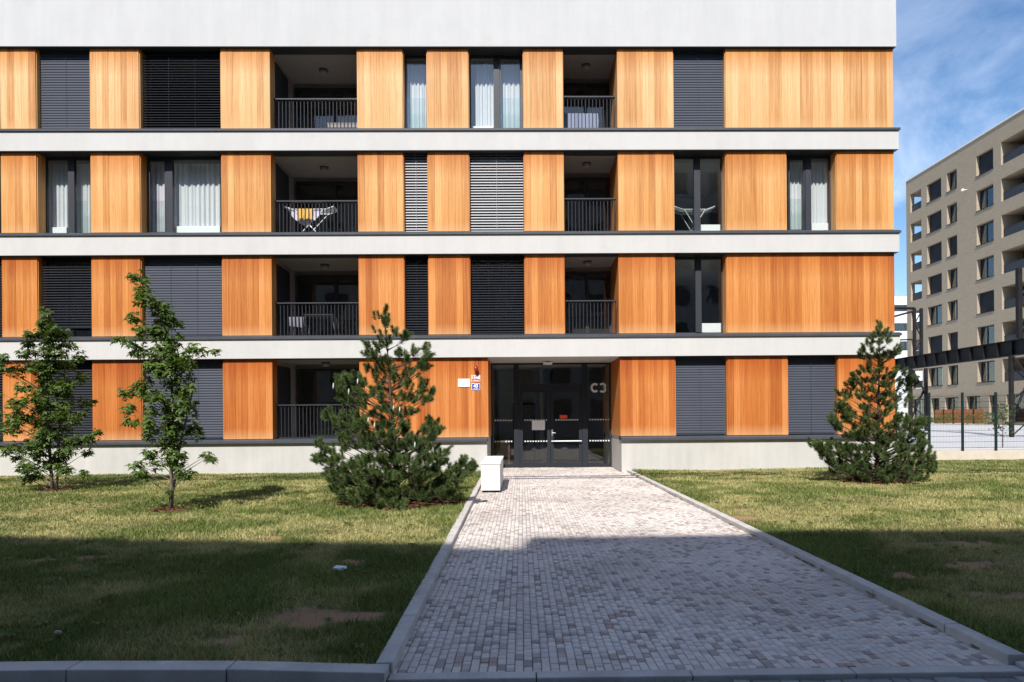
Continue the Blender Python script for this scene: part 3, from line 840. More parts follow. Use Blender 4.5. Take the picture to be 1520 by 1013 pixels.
ROW = ["ground floor", "first floor", "second floor", "top floor"]
def blind(win, x0, x1, z0, z1, mat, tilt, pitch=0.075, y=0.17, cords=1):
    mb = MB(); z = z1-0.03; t = math.radians(tilt); hw = 0.040
    while z > z0+0.03:
        pts = []
        for s_ in (-1, -.33, .33, 1):
            a = s_*hw; bow = 0.006*(1-s_*s_)
            pts.append((y + a*math.cos(t)*1.0 - bow*math.sin(t), z + a*math.sin(t) + bow*math.cos(t)))
        for (ya, za), (yb, zb) in zip(pts[:-1], pts[1:]):
            mb.quad((x0, ya, za), (x1, ya, za), (x1, yb, zb), (x0, yb, zb))
        z -= pitch*(1+random.uniform(-.02, .02))
    mb.box(x0, x1, y-.02, y+.02, z0, z0+.03)
    for c in range(cords):
        cx = x0+(x1-x0)*(c+1)/(cords+1)
        mb.box(cx-.003, cx+.003, y-.05, y-.046, z0+.01, z1)
    mb.build("blind", mat, win, kind="stuff")

def dp(x, y):
    """measured at the wall face -> where it stands y metres further in"""
    return 2.672+(x-2.672)*(1+y/19.894)
def window(x0, x1, k, mull=(), blind_=None, guards=(), glass="glass", y=0.36, lining=True, sash=()):
    z0, z1 = ZW[k]-0.001+.004, ZB[k]-0.016
    x0 += .002; x1 -= .002
    mv = lambda ab: (max(x0+.06, dp(ab[0], y)), min(x1-.06, dp(ab[1], y)))
    mull = [mv(q) for q in mull]; guards = [mv(q) for q in guards]; sash = [mv(q) for q in sash]
    mb = MB()
    fw = 0.055
    mb.box(x0+.022, x0+fw, y, y+.07, z0, z1); mb.box(x1-fw, x1-.022, y, y+.07, z0, z1)
    mb.box(x0+fw, x1-fw, y+.002, y+.07, z1-.07, z1); mb.box(x0+fw, x1-fw, y+.002, y+.07, z0, z0+.055)
    for a, b in mull: mb.box(a, b, y-.03, y+.075, z0+.055, z1-.07)
    w = mb.build("window", M["metal"], bld)
    edges = [x0+fw] + [e for ab in mull for e in ab] + [x1-fw]
    for i in range(0, len(edges), 2):
        MB().box(edges[i], edges[i+1], y+.035, y+.047, z0+.055, z1-.07).build("pane", M[glass], w)
    for a, b in sash:        # a sash frame of its own inside a bay
        s_ = MB(); t = .045; za, zb_ = z0+.06, z1-.075-.0
        s_.box(a, a+t, y-.012, y+.03, za, zb_).box(b-t, b, y-.012, y+.03, za, zb_).box(a+t, b-t, y-.012, y+.03, zb_-t, zb_).box(a+t, b-t, y-.012, y+.03, za, za+t)
        s_.build("sash", M["metal"], w)
    for a, b in guards:
        g = MB().box(a, b, y-.075, y-.063, z0+.05, z0+1.0).build("guard_pane", M["guard"], w)
    if lining:
        l = MB().box(x0, x0+.02, 0.03, y+.02, z0, z1).box(x1-.02, x1, 0.03, y+.02, z0, z1)
        l.build("reveal", M["wood"], w, kind="stuff")
    if blind_:
        mat, tilt, gap, cords = blind_[:4]
        blind(w, x0+.03, x1-.03, z0+.02+gap, z1, M[mat], tilt, *(blind_[4:5] or (0.075,)), cords=cords)
    return w

G, D, P_ = "slat", "slat_dark", "slat_pale"
for k in range(4): window(-13.9, XA0, k, blind_=(D, 40, 0, 1), lining=False)
# top floor
window(XA, XB, 3, blind_=(G, 73, 0, 1)); window(XC, XD, 3, blind_=(D, 36, 0, 2))
window(XG, XH, 3, guards=[(XG+.08, XH-.05)])
window(XI, XJ, 3, mull=[(1.93, 2.09)], guards=[(2.10, 2.74)], sash=[(2.10, 2.74)])
window(XM_, XN, 3, blind_=(G, 74, 0, 1))
# second floor
window(XA, XB, 2, mull=[(-10.35, -10.17)], guards=[(-10.16, -9.78)])
window(XC, XD, 2, mull=[(-7.54, -7.36)], guards=[(-8.24, -7.55)], sash=[(-8.24, -7.55)])
window(XG, XH, 2, blind_=(P_, 41, 0, 1, .08)); window(XI, XJ, 2, blind_=(P_, 41, 0, 1, .08))
window(XM_, XN, 2, mull=[(7.76, 7.94)], guards=[(7.24, 7.75)])
window(XO, XP, 2, mull=[(11.03, 11.20)], guards=[(10.54, 11.02)], sash=[(10.54, 11.02)])
# first floor
window(XA, XB, 1, blind_=(D, 38, 0.24, 1)); window(XC, XD, 1, blind_=(G, 72, 0, 2))
window(XG, XH, 1, blind_=(D, 38, 0, 1)); window(XI, XJ, 1, blind_=(D, 38, 0, 2))
window(XM_, XN, 1, mull=[(7.78, 7.95)])
# ground floor
window(XA, XB, 0, blind_=(D, 52, 0, 1)); window(XC, XD, 0, blind_=(G, 69, 0, 2))
window(XM_, XN, 0, blind_=(G, 73, 0, 1)); window(XO, XP, 0, blind_=(G, 74, 0, 1))

def radiator(x0, x1, k, h=0.30):
    x0, x1 = dp(x0, .5), dp(x1, .5)
    r = MB().box(x0, x1, 0.50, 0.58, ZW[k]+.02, ZW[k]+h).build("radiator", M["white"], bld, bevel=0.012)
radiator(-11.0, -10.42, 2); radiator(-7.30, -6.02, 2, .32); radiator(7.96, 8.62, 2, .31); radiator(11.22, 11.86, 2, .34)
radiator(1.30, 1.92, 3, .27); radiator(7.97, 8.62, 1, .35); radiator(-10.72, -10.25, 1, .26)

# balconies
def balcony(x0, x1, k, left):
    zf, zc = ZT[k]+.003, ZB[k]-0.004
    yb = 2.1 if left else 1.78
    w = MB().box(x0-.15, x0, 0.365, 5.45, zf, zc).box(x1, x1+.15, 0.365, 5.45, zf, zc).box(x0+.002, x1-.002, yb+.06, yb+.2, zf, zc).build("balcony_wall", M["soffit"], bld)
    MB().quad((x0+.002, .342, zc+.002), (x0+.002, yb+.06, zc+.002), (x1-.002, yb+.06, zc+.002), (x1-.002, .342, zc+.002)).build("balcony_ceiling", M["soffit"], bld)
    zt = ZW[k]+2.10
    bx0 = x0+.06
    f = MB()
    for a, b in ((bx0, bx0+.06), (x1-.07, x1-.01), ((bx0+x1)/2-.05, (bx0+x1)/2+.05)): f.box(a, b, yb-.02, yb+.055, zf, zt)
    f.box(bx0, x1-.01, yb-.018, yb+.055, zt, zt+.07)
    win = f.build("balcony_window", M["metal"], bld)
    MB().box(bx0+.06, x1-.07, yb+.04, yb+.052, zf, zt).build("pane", M["glass_dark"], win)
    MB().box(bx0+.06, x1-.07, yb+.054, yb+.058, zf, zt).build("dark_room", M["room_dark"], win)  # flat sheet, the unlit room's darkness put into its colour
    if left:
        MB().box(x0, x0+.02, 0.0, 0.40, ZW[k], zc-.012).build("side_board", M["wood"], bld)
        s_ = MB().box(x0+.002, x0+.03, .44, .50, zf, zt).box(x0+.002, x0+.03, 1.48, 1.54, zf, zt).box(x0+.002, x0+.03, .44, 1.54, zt, zt+.06).build("balcony_door", M["metal"], bld)
        MB().box(x0+.003, x0+.014, .50, 1.48, zf, zt).build("pane", M["metal"], s_)
        MB().box(x1-.02, x1, 0.0, 1.9, ZW[k], zc-.012).build("side_board", M["wood"], bld)
    else:
        sb = MB()
        n = 10
        for i in range(n):
            a = i*yb/n; sb.box(x1-.022, x1, a+.002, a+yb/n-.002, ZW[k], zc-.012)
        sb.build("side_board", M["wood"], bld, kind="stuff")
        MB().box(x0, x0+.02, 0.0, 1.7, ZW[k], zc-.012).build("side_board", M["wood"], bld)
    # railing
    ry = .33 if left else .20
    ra, rb = x0+.03, x1-(.03 if left else .06)
    r = MB().box(ra, rb, ry-.055, ry+.05, ZW[k]+.965, ZW[k]+1.0).build("railing", M["metal"], bld)
    bars = MB(); n = int((rb-ra)/0.104)
    for i in range(n+1):
        x = ra+.01+(rb-ra-.05)*i/n
        bars.box(x, x+.022, ry-.012, ry+.030, ZW[k]+.04, ZW[k]+.963)
    bars.box(ra, rb, ry-.01, ry+.02, ZW[k]+.0, ZW[k]+.04)
    bars.build("bars", M["rail"], r, kind="stuff")
for k in range(4): balcony(XE, XF, k, True)
for k in (1, 2, 3): balcony(XK, XL, k, False)

# entrance
EY = 2.08
ew = MB().box(ENT0-.16, ENT0-.004, .365, 5.45, -.3, ZB[0]-.004).build("entrance_wall", M["plinth"], bld)
ew2 = MB().box(ENT1+.024, ENT1+.18, .365, 5.45, -.3, ZB[0]-.016).build("entrance_wall", M["plinth"], bld)
sb = MB()
for i in range(11):
    a = i*EY/11; sb.box(ENT1, ENT1+.022, a+.002, a+EY/11-.002, ZW[0], ZB[0]-.016)
sb.build("side_board", M["wood"], bld, kind="stuff")
MB().box(ENT0-.004, ENT0+.02, .0, 2.02, ZW[0], ZB[0]-.004).build("side_board", M["wood"], bld)
MB().box(ENT0, ENT1, EY+.12, 5.45, -.09, -.065).build("lobby_floor", M["room"], bld)
MB().box(3.30, 3.42, 3.6, 5.4, -.05, ZB[0]-.01).build("lobby_wall", M["room"], bld)
MB().box(ENT0+.15, 3.30, 5.30, 5.42, -.05, ZB[0]-.01).build("lobby_wall", M["lobby"], bld)
MB().box(2.35, 2.42, 5.24, 5.30, -.05, 2.1).box(3.10, 3.17, 5.24, 5.30, -.05, 2.1).box(2.42, 3.10, 5.24, 5.30, 2.03, 2.1).build("lobby_door", M["back"], bld)
MB().box(1.75, 2.28, 2.55, 2.95, -.06, .78).build("lobby_cabinet", M["cabinet"], bld)
MB().box(3.75, 5.5, 3.6, 3.7, -.05, ZB[0]-.01).build("lobby_wall", M["room_dark"], bld)
zh = ZB[0]-.004
fr = MB()
for a, b, dy in ((ENT0, ENT0+.05, 0), (2.42, 2.60, -.04), (4.62, 4.80, -.04), (ENT1-.05, ENT1, 0)): fr.box(a, b, EY+dy, EY+.10, -.06, zh)
fr.box(ENT0+.05, 2.42, EY+.004, EY+.1, zh-.05, zh).box(2.60, 4.62, EY+.004, EY+.1, zh-.05, zh).box(4.80, ENT1-.05, EY+.004, EY+.1, zh-.05, zh)
fr.box(2.60, 4.62, EY-.01, EY+.1, 2.48, 2.64)
fr.box(ENT0+.05, 2.42, EY+.004, EY+.1, -.06, .05).box(4.80, ENT1-.05, EY+.004, EY+.1, -.06, .05)
entr = fr.build("entrance_frame", M["rail"], bld)
for a, b, c, d in ((ENT0+.05, 2.42, .05, zh-.05), (4.80, ENT1-.05, .05, zh-.05), (2.60, 3.6, 2.64, zh-.05), (3.6, 4.62, 2.64, zh-.05)):
    MB().box(a, b, EY+.05, EY+.062, c, d).build("pane", M["glass_dark"], entr)
for a, b in ((2.605, 3.59), (3.60, 4.615)):
    s_ = .10
    d = MB().box(a, a+s_, EY-.015, EY+.05, -.045, 2.47).box(b-s_, b, EY-.015, EY+.05, -.045, 2.47).box(a+s_, b-s_, EY-.013, EY+.05, 2.36, 2.47).box(a+s_, b-s_, EY-.013, EY+.05, -.045, .10).build("entrance_door", M["rail"], bld)
    MB().box(a+s_, b-s_, EY+.015, EY+.028, .10, 2.36).build("pane", M["glass_dark"], d)
    if a > 3:
        MB().tube([(a+.02, EY-.10, .79), (b-.02, EY-.10, .79)], .015, 8).tube([(a+.06, EY-.10, .79), (a+.06, EY-.01, .79)], .012, 6).tube([(b-.06, EY-.10, .79), (b-.06, EY-.01, .79)], .012, 6).build("push_bar", M["white"], d)
        MB().box(a+.03, a+.07, EY-.03, EY-.015, .96, 1.16).tube([(a+.05, EY-.02, 1.06), (a+.05, EY-.08, 1.06), (a+.16, EY-.08, 1.05)], .011, 6).build("handle", M["chrome"], d)
dots = MB()
for z in (1.47, .79):
    for a, b in ((ENT0+.12, 2.38), (2.76, 3.46), (3.76, 4.48), (4.86, ENT1-.08)):
        x = a
        while x < b:
            yy = EY+.047 if (a < 2 or a > 4.8) else EY+.012
            dots.box(x, x+.042, yy, yy+.002, z-.021, z+.021); x += .086
dots.build("safety_dots", M["letter"], entr, kind="stuff")

def text_mesh(name, s_, size, mat, parent, loc, bold=0.0, depth=0.003, sx=1.0, align='CENTER'):
    cu = bpy.data.curves.new(name, 'FONT'); cu.body = s_; cu.size = size; cu.extrude = depth; cu.offset = bold
    cu.align_x = align; cu.align_y = 'CENTER'
    t = bpy.data.objects.new(name, cu); COL.objects.link(t)
    dg = bpy.context.evaluated_depsgraph_get(); dg.update()
    me = bpy.data.meshes.new_from_object(t.evaluated_get(dg)); bpy.data.objects.remove(t); bpy.data.curves.remove(cu)
    R = Matrix(((sx, 0, 0, 0), (0, 0, -1, 0), (0, 1, 0, 0), (0, 0, 0, 1)))     # stand it up, facing the street
    me.transform(R); me.materials.clear(); me.materials.append(mat)
    return link(name, me, parent, loc)
def stroke_letter(mb, pts, w, y0, y1):
    """a flat letter stroke of width w along pts (x, z)"""
    n = len(pts); Lp, Rp = [], []
    for i, (x, z) in enumerate(pts):
        a, b = pts[max(0, i-1)], pts[min(n-1, i+1)]
        dx, dz = b[0]-a[0], b[1]-a[1]; q = math.hypot(dx, dz); nx, nz = -dz/q*w/2, dx/q*w/2
        Lp.append((x+nx, z+nz)); Rp.append((x-nx, z-nz))
    for i in range(n-1):
        c = [Lp[i], Rp[i], Rp[i+1], Lp[i+1]]
        mb.hexa([(x, y0, z) for x, z in c], [(x, y1, z) for x, z in c])
def arc(cx, cz, rx, rz, a0, a1, n=18): return [(cx+rx*math.cos(math.radians(a0+(a1-a0)*i/n)), cz+rz*math.sin(math.radians(a0+(a1-a0)*i/n))) for i in range(n+1)]
lt = MB(); stroke_letter(lt, arc(5.045, 2.50, .105, .120, 46, 314), .068, EY+.040, EY+.044)
lt.build("lettering", M["letter"], entr)
lt = MB(); stroke_letter(lt, arc(5.295, 2.563, .078, .062, 155, -80, 14)+arc(5.300, 2.437, .086, .066, 80, -155, 14), .064, EY+.040, EY+.044)
lt.build("lettering", M["letter"], entr)

# ------------------------------------------------------------------ signs and lamps on the building
sg = MB().box(0.83, 1.18, -.022, -.004, 2.455, 2.69).build("sign", M["white"], bevel=.003, origin=(1.0, -.004, 2.57))
tag(sg, "blank white rectangular plate screwed to the larch panel left of the entrance", "sign")
def plate(name, x0, x1, z0, z1, face, label, lines):
    c = ((x0+x1)/2, -.004, (z0+z1)/2)
    r = empty(name, c, label, "house sign")
    MB().box(x0, x1, -.016, -.004, z0, z1).build("rim", M["white"], r, bevel=.002)
    MB().box(x0+.012, x1-.012, -.020, -.016, z0+.012, z1-.012).build("face", M[face], r)
    MB().box(x0+.045, x1-.045, -.0215, -.020, z0+.026, z0+.042).build("pale_strip", M["white"], r)
    for s_, size, dz, b in lines: text_mesh("lettering", s_, size, M["white"], r, (c[0], -.0225, c[2]+dz), b)
plate("house_number_plate", 1.215, 1.475, 2.605, 2.795, "red", "red enamel house number plate with white digits above the blue one", [("1540", .125, .022, .004)])
plate("house_number_plate", 1.222, 1.468, 2.36, 2.555, "bluesign", "blue enamel house number plate reading 43 below the red one", [("43", .135, .02, .005)])
al = empty("alarm_lamp", (1.36, -.0, 2.96), "small dark red alarm lamp above the red house number plate", "alarm lamp")
MB().tube([(1.36, -.10, 3.05), (1.36, -.11, 3.0), (1.37, -.115, 2.93), (1.375, -.115, 2.87)], [.035, .062, .055, .03], 12).build("lens", M["darkred"], al, smooth=True)
MB().box(1.325, 1.395, -.09, -.002, 2.94, 3.03).build("bracket", M["metal"], al)

def ceiling_lamp(x, y, z, label):
    r = empty("ceiling_lamp", (x, y, z), label, "ceiling lamp", "round lamps under the balcony ceilings")
    MB().tube([(x, y, z), (x, y, z-.02)], .135, 20).build("lamp_base", M["sill"], r, smooth=False)
    MB().tube([(x, y, z-.02), (x, y, z-.10), (x, y, z-.135)], [.125, .12, .07], 20).build("lamp_shade", M["soffit"], r, smooth=True)
BAL = ["ground floor", "first floor", "second floor", "top floor"]
for k in range(4): ceiling_lamp(-3.35, 1.23, ZB[k]-.003, f"ceiling lamp of the wide left balcony on the {BAL[k]}")
for k in (1, 2, 3): ceiling_lamp(4.72, .95, ZB[k]-.003, f"ceiling lamp of the narrow balcony above the entrance on the {BAL[k]}")
r = empty("ceiling_lamp", (3.5, 1.5, ZB[0]-.004), "square white lamp under the ceiling before the entrance door", "ceiling lamp")
MB().box(3.36, 3.64, 1.38, 1.62, ZB[0]-.10, ZB[0]-.03).build("lamp_shade", M["white"], r, bevel=.01)
MB().box(3.44, 3.56, 1.45, 1.55, ZB[0]-.03, ZB[0]-.004).build("lamp_base", M["metal"], r)

nt = MB().box(3.0, 3.42, EY+.008, EY+.012, 1.15, 1.46).build("paper_notice", M["white"], origin=(3.2, EY+.01, 1.3))
tag(nt, "white paper notice taped inside the glass of the entrance door", "notice")
st_ = empty("door_sticker", (4.02, EY+.01, 1.57), "small red sticker above the dotted line on the right entrance door glass", "sticker")
MB().box(3.90, 4.14, EY+.009, EY+.012, 1.515, 1.625).build("sticker_sheet", M["sticker"], st_)

# ------------------------------------------------------------------ curtains
def curtain(x0, x1, k, label, mat="curtain", y=.64, z0=None, z1=None, folds=9.0):
    x0, x1 = dp(x0, y), dp(x1, y)
    za = ZW[k]+.03 if z0 is None else z0; zb = ZB[k]-.10 if z1 is None else z1
    n = max(16, int((x1-x0)*70)); mb = MB(); ph = random.random()*6
    prof = []
    for i in range(n+1):
        x = x0+(x1-x0)*i/n; t = x*folds*2*PI/1.0
        yy = y + .032*math.sin(t+ph+1.1*math.sin(x*7+ph)) + .014*math.sin(t*2.3+2*ph) + .01*math.sin(x*5)
        prof.append((x, yy))
    for (xa, ya), (xb, yb) in zip(prof[:-1], prof[1:]):
        mb.quad((xa, ya, za), (xb, yb, za), (xb, y+(yb-y)*.7, zb), (xa, y+(ya-y)*.7, zb))
    o = mb.build("curtain", M[mat], origin=((x0+x1)/2, y, za), smooth=True)
    tag(o, label, "curtain", "curtains behind the windows")
curtain(-11.0, -10.36, 2, "white curtain in the left half of the second floor window nearest the left corner tree", folds=7)
curtain(-10.20, -9.70, 2, "white curtain in the right half of the second floor window nearest the left corner tree")
curtain(-8.02, -7.52, 2, "lilac curtain behind the narrow sash of the second floor window left of the laundry", "curtain_pink", folds=6)
curtain(-7.30, -6.0, 2, "wide white curtain in the second floor window left of the laundry balcony", folds=6)
curtain(10.52, 11.04, 2, "white curtain behind the narrow sash of the second floor window by the building corner", folds=8)
curtain(11.20, 11.84, 2, "white curtain above the radiator of the second floor window by the building corner", folds=8)
curtain(-.66, -.03, 3, "white curtain filling the narrow top floor window", folds=9)
curtain(1.40, 1.94, 3, "white curtain above the radiator in the wide top floor window", folds=9)
curtain(2.08, 2.76, 3, "white curtain in the right sash of the wide top floor window", folds=8)

# ------------------------------------------------------------------ things on the balconies and behind the glass
def drying_rack(x0, x1, y, zt, zf, label, wing=.25, depth=.5):
    r = empty("drying_rack", ((x0+x1)/2, y+depth/2, zf), label, "drying rack")
    xm0, xm1 = x0+wing, x1-wing
    fr_ = MB()
    for yy in (y, y+depth):
        fr_.tube([(x0, yy, zt+.09), (xm0, yy, zt), (xm1, yy, zt), (x1, yy, zt+.09)], .011, 6)
    for x in (x0, x1): fr_.tube([(x, y, zt+.09), (x, y+depth, zt+.09)], .010, 6)
    for i in range(1, 6): fr_.tube([(x0+.02, y+depth*i/6, zt+.085), (xm0, y+depth*i/6, zt), (xm1, y+depth*i/6, zt), (x1-.02, y+depth*i/6, zt+.085)], .004, 4)
    fr_.build("rack_frame", M["white"], r)
    for yy in (y, y+depth):
        MB().tube([(xm0+.05, yy, zt), (xm1-.1, yy, zf+.02)], .011, 6).build("leg", M["white"], r)
        MB().tube([(xm1-.05, yy, zt), (xm0+.1, yy, zf+.02)], .011, 6).build("leg", M["white"], r)
drying_rack(-4.45, -2.95, .80, 7.89, ZT[2]+.12, "white folding drying rack with laundry on the second floor balcony")
drying_rack(7.42, 8.66, 1.0, 7.91, ZT[2]+.05, "white folding drying rack behind the clear second floor window")
def hung(name, x0, x1, y, zt, zb, mat, label, cat, scallop=0.0, wave=.02):
    mb = MB(); n = 26; m = 6; P = []
    for j in range(m+1):
        for i in range(n+1):
            u = i/n; v = j/m
            drop = (zt-zb)*(1-scallop*abs(2*u-1)**1.5)
            P.append((x0+(x1-x0)*u+ .01*math.sin(9*v+5*u), y+wave*math.sin(u*14+1)*v+.012*math.sin(u*31), zt-drop*v-.006*math.sin(u*25)*v))
    mb.v = P
    for j in range(m):
        for i in range(n):
            a = j*(n+1)+i; mb.f.append((a, a+1, a+n+2, a+n+1))
    o = mb.build(name, M[mat], origin=((x0+x1)/2, y, zt), smooth=True); tag(o, label, cat)
hung("towel", -4.03, -3.58, .775, 7.90, 7.58, "yellow", "yellow towel hung over the drying rack on the second floor balcony", "towel")
hung("garment", -4.24, -3.40, .83, 7.875, 7.40, "lilac", "lilac patterned garment hanging behind the yellow towel", "garment", .65)
hung("bed_sheet", 4.02, 5.09, 1.0, ZW[3]+.90-.03, ZW[3]+.08, "blue", "pale blue sheet hanging behind the railing of the narrow top floor balcony", "sheet", 0, .04)
def bench_table():
    z = ZT[1]+.125
    t = empty("balcony_table", (-3.5, 1.0, z), "dark balcony table with light metal legs beside the grey chair", "table")
    MB().box(-3.86, -2.98, .75, 1.30, z+.70, z+.73).build("tabletop", M["metal"], t)
    for x, xx in ((-3.82, -3.9), (-3.04, -2.90)):
        for y in (.78, 1.26): MB().tube([(x, y, z+.70), (xx, y, z)], .016, 6).build("leg", M["chrome"], t)
    c = empty("balcony_chair", (-4.05, .85, z), "grey cloth chair with thin metal legs on the first floor balcony", "chair")
    MB().hexa([(-4.27, .62, z+.44), (-3.84, .62, z+.40), (-3.84, 1.0, z+.40), (-4.27, 1.0, z+.44)], [(-4.27, .62, z+.48), (-3.84, .62, z+.44), (-3.84, 1.0, z+.44), (-4.27, 1.0, z+.48)]).build("seat", M["grey_cloth"], c)
    MB().hexa([(-4.28, .60, z+.36), (-3.82, .60, z+.30), (-3.82, .625, z+.30), (-4.28, .625, z+.36)], [(-4.26, .56, z+.62), (-3.80, .56, z+.62), (-3.80, .585, z+.62), (-4.26, .585, z+.62)]).build("backrest", M["grey_cloth"], c)
    for x, xx in ((-4.22, -4.26), (-3.88, -3.93)):
        for y in (.64, .98): MB().tube([(x, y, z+.42), (xx, y, z)], .012, 6).build("leg", M["chrome"], c)
bench_table()
z = ZT[3]+.125
b = empty("storage_box", (-2.75, 1.2, z), "low slatted storage box behind the top floor balcony railing", "box")
for i in range(4): MB().box(-3.17, -2.06, 1.0, 1.02, z+.03+i*.14, z+.14+i*.14).build("slat", M["soffit"], b)
MB().box(-3.15, -2.08, 1.022, 1.5, z, z+.56).build("box_body", M["back"], b)
MB().box(-3.18, -2.05, .99, 1.52, z+.56, z+.59).build("lid", M["soffit"], b)

# ------------------------------------------------------------------ white concrete bench
bn = empty("concrete_bench", (1.97, -4.1, -.06), "long white concrete block bench beside the path before the entrance", "bench")
MB().box(1.79, 2.20, -5.26, -2.75, -.02, .54).build("bench_body", M["bench"], bn, bevel=.012)
MB().box(1.81, 2.18, -5.20, -2.80, -.075, -.02).build("plinth_foot", M["back"], bn)
for i in range(4):
    a = -5.27+i*.635
    MB().box(1.775, 2.215, a, a+.610, .543, .59).build("seat_slab", M["bench"], bn, bevel=.008)

# ------------------------------------------------------------------ litter
def lump(name, x, y, z, r, mat, label, cat, seed, flat=.5):
    bm = bmesh.new(); bmesh.ops.create_icosphere(bm, subdivisions=2, radius=r); g = random.Random(seed)
    for v in bm.verts:
        k = 1+g.uniform(-.28, .28); v.co = Vector((v.co.x*k*1.25, v.co.y*k, v.co.z*k*flat))
    me = bpy.data.meshes.new(name); bm.to_mesh(me); bm.free(); me.materials.append(mat)
    o = link(name, me, None, (x, y, z+r*flat*.6)); tag(o, label, cat)
lump("crumpled_paper", .82, -12.98, .0, .055, M["paper"], "crumpled white paper lying on the shaded left lawn by the path", "litter", 3)
lump("pebble", -.66, -14.96, .0, .020, M["stone"], "pale pebble in the shaded grass close to the street kerb", "stone", 5, .7)

# ------------------------------------------------------------------ maples
def parse(s): return [tuple(float(v)/100 for v in t.split(',')) for t in s.split()]
MAPLE_M = "-52,398,17 -44,372,17 -31,359,15 -18,346,15 -57,329,13 1,333,14 -20,320,15 -40,309,13 -27,301,17 -70,290,13 -62,273,15 -49,281,17 -32,264,22 -10,272,17 7,294,13 7,274,13 24,264,15 55,272,17 65,274,9 50,255,13 28,246,17 3,246,20 -19,242,17 -32,216,15 24,225,17 -84,201,13 -62,203,11 -45,212,11 -24,195,17 -62,173,12 -37,169,13 -63,152,10 -15,177,17 15,199,13 45,207,13 45,183,17 32,172,15 2,177,17 -28,156,17 -2,147,17 -37,134,15 -11,134,20 19,142,17 36,133,15 -11,116,15 -33,99,13 -25,82,17 -55,76,11 -51,56,10 -16,56,9 27,94,15 57,90,11 72,88,8 44,64,15 19,86,11 1,32,5 -38,65,11"
STEM_M1 = "1,1 1,38 -1,95 0,164 -2,238 -8,294 -27,350 -52,403"
STEM_M2 = "2,38 10,95 12,125 23,164 33,229"
MAPLE_L = "-8,395,12 -10,376,14 -22,353,19 -41,346,14 1,343,19 16,357,14 29,324,17 -3,324,19 -55,327,14 -84,308,14 -65,310,12 53,300,14 25,302,14 -107,296,14 -89,268,19 -65,270,17 -107,272,14 -41,277,14 -23,267,17 6,276,19 29,281,19 -65,229,15 -9,243,19 15,229,19 38,233,17 52,252,14 -28,220,17 -47,196,19 -14,201,22 14,196,22 42,195,17 -80,187,19 -99,168,17 -108,149,14 -71,153,17 -47,163,17 0,172,22 28,167,19 70,169,10 -76,135,17 -47,149,14 47,153,14 9,139,19 14,120,14 42,110,19 70,110,17 101,126,12 89,119,7 -57,101,19 -90,94,19 -109,90,14 -90,73,12 -34,106,17 -10,101,17 37,91,19 60,81,12 -29,82,17 -67,54,17 -43,49,17 -15,58,19 8,67,14 36,46,19 72,38,10 -58,28,14 -34,34,14 22,53,14 -135,277,17 -146,168,19 -142,102,19 -131,220,14"
STEM_L1 = "-2,-2 -8,53 -12,101 -19,167 -16,291 -10,391"
STEM_L2 = "2,1 6,72 4,148 10,219 15,314"
PINE_L = "-21,346 -29,336 -13,336 -21,324 -25,304 -1,310 9,302 19,306 -17,290 -29,278 7,274 -51,286 -49,269 -37,262 -19,260 34,274 54,280 56,266 18,260 42,252 50,242 -45,245 -38,237 -22,240 -2,244 14,236 30,236 -30,221 -22,209 2,220 18,216 46,216 38,204 60,198 54,188 -101,229 -89,221 -71,229 -54,217 -103,213 -85,205 -70,201 -54,197 -42,185 -34,201 -14,189 10,192 30,184 -93,189 -74,185 -58,177 -121,161 -110,145 -94,161 -78,161 -62,153 -42,161 -22,169 -2,165 14,164 30,164 -86,141 -66,137 -50,141 -34,137 -18,145 1,141 17,140 63,144 53,132 73,130 65,120 -78,121 -98,117 -46,121 -27,121 -7,125 13,125 29,120 45,112 -138,110 -126,98 -134,80 -118,74 -102,82 -90,101 -70,101 -54,105 -39,101 -19,105 1,105 21,101 41,96 61,100 85,90 81,72 65,84 53,80 -122,54 -111,46 -95,62 -79,66 -87,42 -71,73 -55,77 -39,81 -19,81 1,81 21,81 37,72 57,60 72,56 96,56 108,64 116,72 136,64 126,56 116,48 100,36 84,40 -103,30 -87,22 -71,46 -55,53 -39,57 -23,57 -3,57 13,53 33,49 48,44 68,32 80,24 -63,26 -47,33 -31,33 -11,29 9,25 24,25 44,21 56,16 100,20 -55,13 -35,17 -12,9 8,5 28,5"
PINE_R = "10,360 4,344 16,344 24,340 -8,336 -12,324 4,324 20,324 -21,316 -29,304 -25,292 -17,308 -4,308 42,311 36,299 28,293 46,299 20,291 4,291 -1,275 -25,267 -33,255 -13,259 3,259 36,255 28,243 48,251 56,234 44,226 73,230 85,238 85,222 68,214 -54,243 -62,227 -42,235 -46,215 -29,231 -13,235 7,235 19,223 -1,215 -17,211 -74,203 -70,187 -54,199 -34,195 -87,179 -83,163 -66,171 -50,174 -30,170 -9,186 7,194 27,198 44,202 60,190 68,194 48,178 31,174 7,170 -14,158 -38,158 -58,154 -75,150 -103,147 -95,134 -89,126 -30,138 -46,130 -54,142 -10,134 11,150 27,154 35,141 56,141 72,141 68,125 84,133 96,129 51,125 27,125 7,126 -14,118 -34,118 -55,114 -63,106 -43,98 -22,101 -2,101 19,105 39,105 59,105 76,109 92,105 108,104 104,92 84,88 67,89 -142,90 -140,78 -128,74 -112,78 -92,82 -75,78 -132,62 -116,58 -96,62 -79,62 -59,61 -67,74 -43,77 -26,77 -6,77 14,81 35,81 51,77 -108,42 -88,41 -71,41 -55,37 -39,53 -18,57 2,57 22,57 43,56 63,64 84,68 100,72 92,56 112,56 124,40 122,27 108,32 87,36 67,40 47,32 26,32 6,32 -15,33 -35,29 -55,17 -72,21 -96,29 -43,9 -19,8 6,8 30,8 51,12 75,16 95,11"

